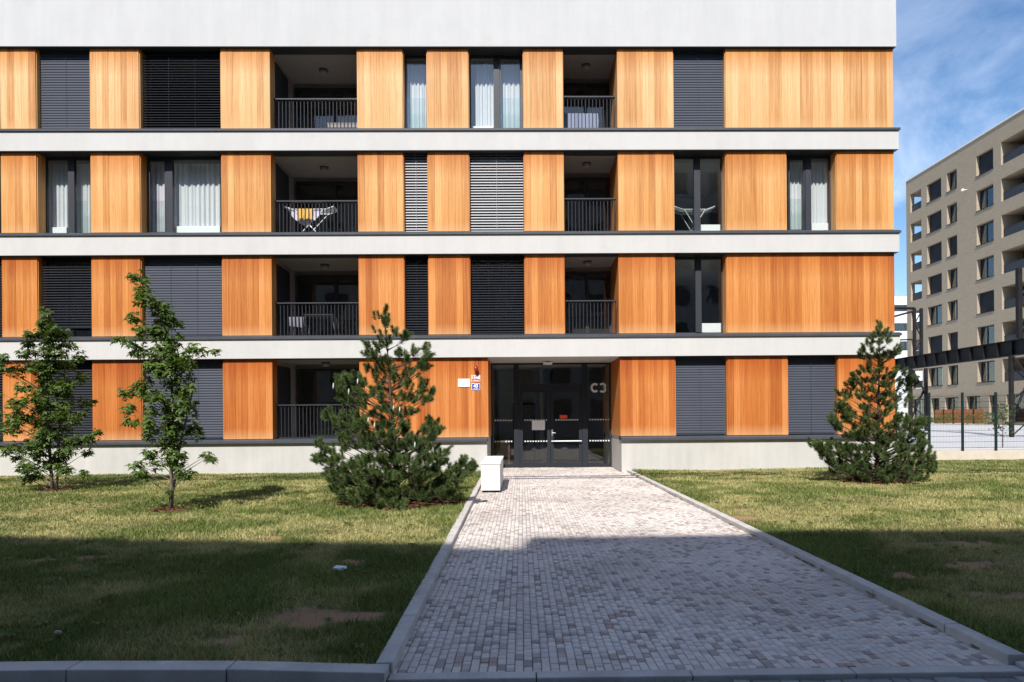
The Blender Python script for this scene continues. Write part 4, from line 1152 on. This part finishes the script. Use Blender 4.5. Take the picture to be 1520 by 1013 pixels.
LEAF = []
for ang, ln, wd in ((-2.25, .42, .13), (-1.15, .78, .17), (0.0, 1.0, .20), (1.15, .78, .17), (2.25, .42, .13)):
    LEAF.append((ang, ln, wd))
def leaf_outline():
    pts = [(0.0, -.06)]
    notch = .30
    for i, (a, l, w) in enumerate(LEAF):
        for da, ll in ((-.26, l*.62), (0, l), (.26, l*.62)):
            pts.append((math.sin(a+da)*ll, math.cos(a+da)*ll))
        if i < 4:
            m = (a+LEAF[i+1][0])/2; pts.append((math.sin(m)*notch, math.cos(m)*notch))
    return pts
LO = leaf_outline()
def maple(base, clusters, stems, label, seed, per=40, size=.100, extra=[]):
    g = random.Random(seed); bx, by, bz = base
    clusters = list(clusters)+extra
    t = empty("maple_tree", base, label, "tree", "young maples on the left lawn")
    tr = MB(); allst = []
    for si, st in enumerate(stems):
        pts = []
        for i, (x, z) in enumerate(st):
            dy = 0.0 if si == 0 else .05+.05*i
            pts.append(Vector((bx+x+g.uniform(-.012, .012), by+dy+(0.03*i if si == 0 else 0), bz+z-(.03 if i == 0 else 0))))
        r0 = .040 if si == 0 else .026
        hmax = stems[0][-1][1]
        tr.tube(pts, [max(.005, r0*(1-.88*(p.z-bz)/hmax)) for p in pts], 8)
        for a, b in zip(pts[:-1], pts[1:]):
            for q in range(5): allst.append(a.lerp(b, q/5))
    tr.build("trunk", M["bark"], t, smooth=True)
    br = MB()
    V, L, ST, TT, TONE = [], [], [], [], []
    for ci, (cx, cz, cr) in enumerate(clusters):
        yoff = g.gauss(0, .20)*(1 if cz < 3.2 else .5)
        c = Vector((bx+cx, by+yoff, bz+cz))
        best = min(allst, key=lambda p: abs((p.z) - (c.z-.10-.38*math.hypot(p.x-c.x, p.y-c.y)))*1.2 + math.hypot(p.x-c.x, p.y-c.y)*.5)
        mid = best.lerp(c, .5)+Vector((0, 0, .02))
        br.tube([best, mid, c+Vector((0, 0, .03))], [.011, .007, .003], 5)
        ctone = g.uniform(.15, .75)
        for _ in range(int(per*(cr/.15)**1.3)):
            d = Vector((g.gauss(0, 1), g.gauss(0, 1), g.gauss(0, .72))); d = d.normalized()*(g.random()**.55)*cr*1.08
            p = c+d
            yaw = math.atan2(d.y, d.x)+g.uniform(-.9, .9)
            pitch = g.uniform(-.95, .15); roll = g.uniform(-.6, .6)
            s_ = size*g.uniform(.65, 1.2)
            f = Vector((math.cos(yaw)*math.cos(pitch), math.sin(yaw)*math.cos(pitch), math.sin(pitch)))
            sd = f.cross(Vector((0, 0, 1))).normalized(); up = sd.cross(f)
            sd2 = sd*math.cos(roll)+up*math.sin(roll); up2 = sd2.cross(f)
            n = len(V)
            V.append(tuple(p+f*.25*s_+up2*.02*s_)); 
            for lx, ly in LO:
                q = p+sd2*(lx*s_)+f*(ly*s_) - up2*(.30*s_*(lx*lx+.5*max(0, ly)**2))
                V.append(tuple(q))
            k = len(LO)
            for i in range(k):
                L += [n, n+1+i, n+1+(i+1) % k]
            TONE += [min(1, max(0, ctone+g.uniform(-.3, .3)))]*(k+1)
    br.build("branches", M["bark"], t, kind="stuff")
    nf = len(L)//3
    np_mesh("crown", np.array(V), L, np.arange(nf)*3, np.full(nf, 3), M["leaf"], {"tone": ('FLOAT', TONE)}, t, base, kind="stuff")
maple((-3.37, -8.10, 0), parse(MAPLE_M), [parse(STEM_M1), parse(STEM_M2)], "taller slender young maple standing alone nearer the street, in front of grey blinds", 5, extra=[(.02+.10*math.sin(i*2.3)-.10*max(0, i-12)/8, .75+i*.145, .14) for i in range(20)])
maple((-7.79, -4.50, 0), parse(MAPLE_L), [parse(STEM_L1), parse(STEM_L2)], "broader bushy young maple closer to the wall at the left lawn end", 9, size=.106, per=46, extra=[(-.05+.22*math.sin(i*2.3), .6+i*.17, .17) for i in range(19)])

# ------------------------------------------------------------------ pines
def pine(base, pts, label, seed, yd, ndl=190, candles=()):
    g = random.Random(seed); r_ = np.random.default_rng(seed); bx, by, bz = base
    hmax = max(p[1] for p in pts)
    t = empty("pine_tree", base, label, "tree", "young pines on the lawns")
    tx = [p for p in pts if p[1] > hmax-.3][0][0]
    axis = lambda z: Vector((bx+tx*(z/hmax)**1.2, by, bz+z))
    tr = MB(); hs = [i*hmax/12*.97 for i in range(13)]
    tr.tube([axis(h) if h > 0 else axis(0)-Vector((0, 0, .05)) for h in hs], [max(.008, .060*(1-h/hmax)) for h in hs], 8)
    tr.build("trunk", M["pbark"], t, smooth=True)
    for cx, cz in candles:
        q = Vector((bx+cx, by-yd*.62*(1-cz/hmax)**.5-.05, bz+cz))
        MB().tube([q, q+Vector((.004, 0, .05)), q+Vector((.008, -.005, .10))], [.010, .013, .005], 6).build("candle", M["candle"], t, smooth=True)
    br = MB(); shoots = []
    for (cx, cz) in pts:
        hz = cz/hmax
        off = abs(cx-tx*hz)
        span = yd*(1-hz)**.75+.03
        room = math.sqrt(max(.06, 1-min(1, (off/(span*1.15+.02)))**2))*span
        for lay in range(4 if hz < .26 else (3 if hz < .42 else (2 if hz < .85 else 1))):
            yo = (g.uniform(-1, -.1), g.uniform(-.1, 1), g.uniform(-.5, .2), g.uniform(-1, -.3), g.uniform(-.9, .3))[lay]*room*.9
            c = Vector((bx+cx+g.uniform(-.03, .03), by+yo, bz+cz+g.uniform(-.03, .03)))
            a = axis(max(.12, cz-.12-.42*math.hypot(c.x-bx-tx*hz, yo)))
            mid = a.lerp(c, .55)-Vector((0, 0, .05))
            br.tube([a, mid, c-Vector((0, 0, .04))], [.009, .006, .004], 5)
            out = (c-a); out.z *= .3
            out = out.normalized() if out.length > .05 else Vector((0, 0, 1))
            for q in range(g.choice((2, 3, 4, 4))):
                d = (Vector((0, 0, 1))*g.uniform(.45, 1.1)+out*g.uniform(.1, .8)+Vector((g.gauss(0, .42), g.gauss(0, .42), g.gauss(0, .2)))).normalized()
                s0 = c+Vector((g.gauss(0, .035), g.gauss(0, .04), g.gauss(0, .03)))-d*.06
                shoots.append((s0, d, g.uniform(.10, .19)*(1 if hz < .93 else 1.0), g.random()))
    br.build("branches", M["pbark"], t, kind="stuff")
    Vs, tn = [], []
    for s0, d, ln, tone in shoots:
        n = int(ndl*ln/.15)
        d = np.array(d); a = np.cross(d, [0.3, .1, .9]); a /= np.linalg.norm(a)+1e-9; b = np.cross(d, a)
        u = r_.random(n)**.8; ph = r_.random(n)*2*PI
        spread = (0.62+.55*(1-u))+r_.normal(0, .10, n)
        nl = (.066+.026*r_.random(n))*(1-.15*u)
        rad = np.cos(ph)[:, None]*a+np.sin(ph)[:, None]*b
        p0 = np.array(s0)+u[:, None]*ln*d
        dirn = d*np.cos(spread)[:, None]+rad*np.sin(spread)[:, None]
        p1 = p0+dirn*nl[:, None]; p1[:, 2] -= nl*.06
        tg = np.cross(dirn, r_.normal(0, 1, (n, 3))); tg /= np.linalg.norm(tg, axis=1)[:, None]+1e-9
        w = .0031
        Vs.append(np.stack([p0-tg*w, p0+tg*w, p1], 1).reshape(-1, 3))
        tt = np.clip(tone*.7+.25*r_.random(n), 0, 1)
        tn.append(np.repeat(tt, 3))
    V = np.concatenate(Vs); n = len(V)//3
    np_mesh("crown", V, np.arange(n*3), np.arange(n)*3, np.full(n, 3), M["needle"], {"tone": ('FLOAT', np.concatenate(tn))}, t, base, kind="stuff")
pine((.403, -7.456, 0), parse(PINE_L), "bushy young pine on a mulch bed between the path and the balconies", 21, 1.15, candles=((-1.01, 2.06), (-.74, 1.96), (-.59, 2.14), (.04, 1.66), (.15, 1.64), (-.39, 1.46), (-.28, 1.37), (.42, 1.03)))
pine((10.974, -4.054, 0), parse(PINE_R), "young pine by the building corner near the mesh fence", 22, 1.10)

# ------------------------------------------------------------------ right: curb, fence, crane runway, buildings
cb = MB().box(13.9, 30, 3.02, 3.28, -.2, .30).build("curb_wall", M["curb"], origin=(20, 3.1, 0))
tag(cb, "low sandstone coloured concrete curb at the far edge of the right lawn", "wall")
fc = empty("mesh_fence", (19, 3.15, .30), "dark green wire mesh fence on the low curb beyond the right lawn", "fence")
for i in range(9):
    x = 14.26+1.145*i
    MB().box(x-.032, x+.032, 3.12, 3.18, .302, 2.30).build("post", M["fence"], fc)
wires = MB()
for j in range(10):
    z = .42+j*.195
    wires.tube([(14.26, 3.105, z), (23.42, 3.105, z)], .0055, 4)
for i in range(int(9.16/.05)):
    x = 14.26+i*.05
    wires.box(x-.0014, x+.0014, 3.098, 3.101, .40, 2.26)
wires.build("mesh_wires", M["fence"], fc, kind="stuff")
MB().box(14.0, 24, 3.19, 3.23, .302, .40).build("base_board", M["plaza"], fc)

GX = 27.0
gt = empty("crane_runway", (GX, 17, .5), "old black steel crane runway girder on lattice columns before the tan block", "crane runway")
MB().box(GX-.14, GX+.14, 8.0, 24.0, 5.18, 5.22).box(GX-.14, GX+.14, 8.0, 24.0, 4.44, 4.48).box(GX-.012, GX+.012, 8.0, 24.0, 4.48, 5.18).build("girder", M["steel"], gt)
y = 8.2
while y < 24:
    MB().box(GX-.13, GX-.012, y-.02, y+.02, 4.48, 5.18).build("stiffener", M["steel"], gt); y += 1.05
def lattice(yc, z0, z1, w=.62, leg=.16):
    for s_ in (-1, 1):
        MB().box(GX+s_*w/2-leg/2, GX+s_*w/2+leg/2, yc-leg/2, yc+leg/2, z0, z1).build("column_leg", M["steel"], gt)
    z = z0+.2; side = 1
    br_ = MB()
    while z+.9 < z1:
        br_.tube([(GX-side*w/2, yc-.03, z), (GX+side*w/2, yc-.03, z+.85)], .035, 5); z += .85; side *= -1
    br_.build("lacing", M["steel"], gt, kind="stuff")
lattice(21.6, .3, 4.43, .95); lattice(13.0, .3, 4.43, .95); lattice(21.6, 5.23, 8.1, .42, .15); lattice(12.75, 5.23, 8.6, .5, .2)
for yc, zz in ((21.6, 8.1),):
    MB().tube([(GX-.2, yc, zz), (GX-4.5, yc, zz+.1)], .09, 6).build("arm", M["steel"], gt)
    MB().tube([(GX-.2, yc, zz-.15), (GX-4.5, yc, zz-1.3)], .07, 6).build("arm", M["steel"], gt)
    MB().tube([(GX-.2, yc, zz-1.9), (GX-4.5, yc, zz-2.0)], .05, 6).build("arm", M["steel"], gt)
for yc in (21.6, 13.0):
    MB().tube([(GX-.45, yc+.1, 1.2), (GX+.45, yc+.1, 3.2)], .06, 6).build("brace", M["steel"], gt)
    MB().tube([(GX-.4, yc, 4.4), (GX-.4, yc-1.3, 3.0)], .06, 6).build("brace", M["steel"], gt)

# tan block on the far side of the plaza
BX = 40.3
tb = empty("tan_apartment_block", (BX+6, 35, 1), "eight storey tan brick apartment block with deep window reveals beyond the plaza", "building")
Z0S = [3.10-2.10, ] ; TOPS = [3.10, 5.90, 8.77, 11.53, 14.32, 17.14, 19.98, 22.84]
COLS = [(43.6, 45.4, 'loggia'), (40.55, 42.7, 'win'), (38.37, 39.75, 'slim'), (33.83, 35.85, 'win'), (27.6, 32.95, 'loggia')]
holes = []
for i, zt in enumerate(TOPS):
    zb = zt-1.68 if i else .98
    for a, b, typ in COLS:
        if i == 0:
            continue
        holes.append((a, b, zb if typ != 'loggia' else zb-.10, zt, typ, i))
for a, b in ((40.99, 42.29), (38.32, 40.24), (35.51, 37.29), (33.51, 34.51), (27.6, 32.55), (43.3, 45.4)): holes.append((a, b, 1.0, 3.12, 'ground', 0))
def holed_wall(mb, u0, u1, z0, z1, holes, pos, depth):
    us = sorted({u0, u1, *[h[0] for h in holes], *[h[1] for h in holes]}); zs = sorted({z0, z1, *[h[2] for h in holes], *[h[3] for h in holes]})
    for ua, ub in zip(us[:-1], us[1:]):
        for za, zb in zip(zs[:-1], zs[1:]):
            um, zm = (ua+ub)/2, (za+zb)/2
            if any(h[0] < um < h[1] and h[2] < zm < h[3] for h in holes): continue
            mb.quad(pos(ua, za, 0), pos(ub, za, 0), pos(ub, zb, 0), pos(ua, zb, 0))
    for h in holes:
        a, b, c, d = h[:4]; dp = depth(h)
        mb.quad(pos(a, c, 0), pos(a, d, 0), pos(a, d, dp), pos(a, c, dp)); db = .40 if (h[4:5] == ('loggia',) and h[1] == 45.4) else dp
        mb.quad(pos(b, c, 0), pos(b, d, 0), pos(b, d, db), pos(b, c, db))
        mb.quad(pos(a, c, 0), pos(b, c, 0), pos(b, c, dp), pos(a, c, dp)); mb.quad(pos(a, d, 0), pos(b, d, 0), pos(b, d, dp), pos(a, d, dp))
wall = MB()
posr = lambda u, z, d: (BX+d, u, z)
holed_wall(wall, 24.0, 46.1, 0.0, 24.3, holes, posr, lambda h: 1.7 if h[4] == 'loggia' else .38)
ends = [(BX+.40, BX+1.7, h[2], h[3]) for h in holes if h[4] == 'loggia' and h[1] == 45.4]
holed_wall(wall, BX, BX+14, 0.0, 24.3, ends, lambda u, z, d: (u, 46.1-d, z), lambda h: .65)
wall.quad((BX, 24, 0), (BX+14, 24, 0), (BX+14, 24, 24.3), (BX, 24, 24.3))
wall.quad((BX, 24, 24.3), (BX+14, 24, 24.3), (BX+14, 46.1, 24.3), (BX, 46.1, 24.3)).quad((BX+14, 24, 0), (BX+14, 46.1, 0), (BX+14, 46.1, 24.3), (BX+14, 24, 24.3))
wall.build("brick_wall", M["brick"], tb)
MB().box(BX-.06, BX+.3, 23.95, 46.15, 24.3, 24.42).build("coping", M["farwhite"], tb)
MB().box(BX+2.4, BX+2.6, 24.2, 45.9, .5, 24.2).build("inner_wall", M["room_dark"], tb)
rb = random.Random(4)
STATE = {('win', 40.55): "bbbbwbw", ('win', 33.83): "bwwwbww", ('slim', 38.37): "wwbwwbw"}
for (a, b, zb, zt, typ, i) in holes:
    if typ == 'loggia':
        MB().quad((BX+1.7, a, zb), (BX+1.7, b, zb), (BX+1.7, b, zt), (BX+1.7, a, zt)).build("loggia_glazing", M["room_dark"], tb)
        r_ = MB().box(BX+.15, BX+.19, a+.02, b-.02, zb+.68, zb+.73).build("loggia_railing", M["metal"], tb)
        MB().box(BX+.16, BX+.175, a+.03, b-.03, zb+.05, zb+.68).build("guard_panel", M["metal"], r_)
        continue
    f = MB(); y0 = BX+.30; fw = .07
    f.box(y0, y0+.07, a, a+fw, zb, zt).box(y0, y0+.07, b-fw, b, zb, zt).box(y0, y0+.07, a+fw, b-fw, zt-fw, zt).box(y0, y0+.07, a+fw, b-fw, zb, zb+fw)
    f.box(BX-.05, y0, a-.04, b+.04, zb-.04, zb+.012)
    mid = a+(b-a)*(.62 if typ != 'slim' else .45)
    f.box(y0, y0+.07, mid-.05, mid+.05, zb+fw, zt-fw)
    w = f.build("window", M["metal"], tb)
    MB().box(y0+.04, y0+.052, a+fw, b-fw, zb+fw, zt-fw).build("pane", M["glass"], w)
    stt = STATE.get((typ, a), "w"*8)
    s_ = stt[7-i] if 0 < i <= 7 and 7-i < len(stt) else 'w'
    if s_ == 'b':
        MB().box(y0-.06, y0-.04, a+.03, b-.03, zb+.03, zt).build("blind", M["slat_dark"], w)
    elif rb.random() < .6:
        c0 = a+.1 if rb.random() < .5 else mid
        MB().box(y0+.20, y0+.22, c0, c0+(b-a)*rb.uniform(.25, .5), zb, zt).build("curtain_panel", M["curtain"], w)
wlp = empty("wall_lamp", (BX, 37.06, 20.52), "tiny white lamp on the tan brick wall beside the upper windows", "wall lamp")
MB().tube([(BX, 37.06, 20.52), (BX-.35, 37.06, 20.52)], .03, 6).build("bracket", M["white"], wlp)
MB().tube([(BX-.35, 37.06, 20.60), (BX-.35, 37.06, 20.46), (BX-.35, 37.06, 20.40)], [.06, .14, .10], 10).build("lamp_shade", M["white"], wlp)

of = empty("board_fence", (38.4, 35.4, .84), "orange board fence before the ground floor windows of the tan block", "fence")
y = 32.4; i = 0
while y < 38.4:
    if i % 3 == 2:
        MB().box(38.42, 38.50, y, y+.12, .84, 2.06).build("fence_post", M["steel"], of); y += .14
    else:
        MB().box(38.44, 38.48, y, y+.55, .88, 2.02).build("board", M["orange"], of); y += .57
    i += 1
def shrub(x, y, z, h, w, label, seed, name="shrub", n=260, stem=False):
    g = random.Random(seed); t = empty(name, (x, y, z), label, "shrub" if not stem else "tree")
    V, L, T = [], [], []
    for _ in range(n):
        d = Vector((g.gauss(0, .5)*w, g.gauss(0, .5)*w, (g.random()**.8)*h if not stem else h*(.35+.65*g.random())))
        p = Vector((x, y, z))+d; s_ = g.uniform(.04, .09)
        a = Vector((g.gauss(0, 1), g.gauss(0, 1), g.gauss(0, 1))).normalized(); b_ = a.cross(Vector((g.random(), .3, .7))).normalized()
        k = len(V); V += [tuple(p-a*s_), tuple(p+b_*s_*.5), tuple(p+a*s_), tuple(p-b_*s_*.5)]; L += [k, k+1, k+2, k+3]; T += [g.random()]*4
    m = len(L)//4
    np_mesh("crown", np.array(V), L, np.arange(m)*4, np.full(m, 4), M["leaf"], {"tone": ('FLOAT', T)}, t, (x, y, z), kind="stuff")
    tr = MB()
    tr.tube([(x, y, z-.03), (x+.02, y, z+h*.5), (x, y, z+h*.9)], [.02, .014, .005], 6)
    tr.build("trunk", M["bark"], t)
for i, (yy, h) in enumerate(((41.0, .7), (37.6, .5), (35.9, .8), (33.2, .7), (31.0, .9))):
    shrub(37.8, yy, .86, h, .8, ["low green shrub left of the orange board fence", "small green shrub at the left boards of the orange fence", "green shrub in front of the middle of the orange fence", "green shrub at the right end of the orange fence", "green shrub right of the orange fence by the wide opening"][i], 40+i)
shrub(19.6, 3.9, .3, 1.6, .42, "thin leafy sapling behind the right end of the mesh fence", 60, "sapling", 150, True)
shrub(14.9, 9.0, .4, 5.0, .42, "slender green sapling between the building corner and the crane runway", 61, "sapling", 260, True)

fw_ = empty("white_building", (55, 76, 1), "white far building with dark window strips between the wood corner and tan block", "building")
MB().box(49.0, 58.0, 70.0, 84.0, .5, 17.4).build("wall", M["farwhite"], fw_)
for za, zb in ((16.26-.8, 16.26), (12.85, 13.84), (10.26, 11.43), (7.6, 8.7)):
    f = MB().box(50.0, 57.2, 69.93, 69.995, za, zb).build("window", M["metal"], fw_)
    for q in range(4): MB().box(50.1+q*1.8, 51.7+q*1.8, 69.90, 69.925, za+.08, zb-.08).build("pane", M["glass_dark"], f)

# ------------------------------------------------------------------ across the street, behind the photographer
def block(name, label, p0, ang, length, h, flip, mat):
    """p0: the end of the roof edge nearest the middle; the wall runs length metres from it"""
    r = empty(name, (p0[0], p0[1], -.2), label, "building")
    ca, sa = math.cos(ang), math.sin(ang)
    pos = lambda u, z, d: (p0[0]+flip*u*ca+d*sa*0, p0[1]+flip*u*sa-d, z)
    hs = []
    u = 1.0
    while u+1.6 < length:
        for z in range(7): hs.append((u, u+1.4, 1.0+3.0*z+.4, 1.0+3.0*z+2.1))
        u += 3.1
    hs = [q for q in hs if q[3] < h-1]
    mb = MB(); holed_wall(mb, 0, length, -.2, h, hs, pos, lambda q: .3)
    mb.quad(pos(0, h, 0), pos(length, h, 0), pos(length, h, 12), pos(0, h, 12))
    mb.quad(pos(0, -.2, 0), pos(0, h, 0), pos(0, h, 12), pos(0, -.2, 12)).quad(pos(length, -.2, 0), pos(length, h, 0), pos(length, h, 12), pos(length, -.2, 12))
    mb.quad(pos(0, -.2, 12), pos(length, -.2, 12), pos(length, h, 12), pos(0, h, 12))
    mb.build("wall", mat, r)
    MB().quad(pos(.3, .2, .3), pos(length-.3, .2, .3), pos(length-.3, h-.6, .3), pos(.3, h-.6, .3)).build("glazing", M["metal"], r)
HB = 23.0
block("opposite_block", "rendered block across the street whose shadow covers the left foreground lawn", (-.75-.2*HB+3.45, -34.68), math.radians(-8.4), 46, HB, -1, M["opp"])
block("opposite_block", "grey block across the street whose shadow covers the path and right foreground lawn", (-.75-.2*HB+3.50, -33.87), 0.0, 50, HB, 1, M["opp2"])
cp = [(-40, -12.3, 10.35), (60, -12.0, 10.2)]  # unseen pipes of guessed form, thickened for the shadow lines they cast
for i, (dy, dz, dd) in enumerate(((0, 0, 0), (.55, .0, -.25))):
    o = MB().tube([(-40, cp[0][1]+dy, cp[0][2]+dz), (8, cp[0][1]+dy+.05, cp[0][2]-.05), (60, cp[1][1]+dy+dd, cp[1][2]+dz)], .085, 8).build("overhead_pipe", M["steel"], origin=(0, cp[0][1]+dy, cp[0][2]))
    tag(o, ["overhead steel pipe nearer the street, casting a thin shadow line along the lawn", "overhead steel pipe nearer the facade, casting a thin shadow line along the lawn"][i], "pipe", "overhead pipes crossing the site")
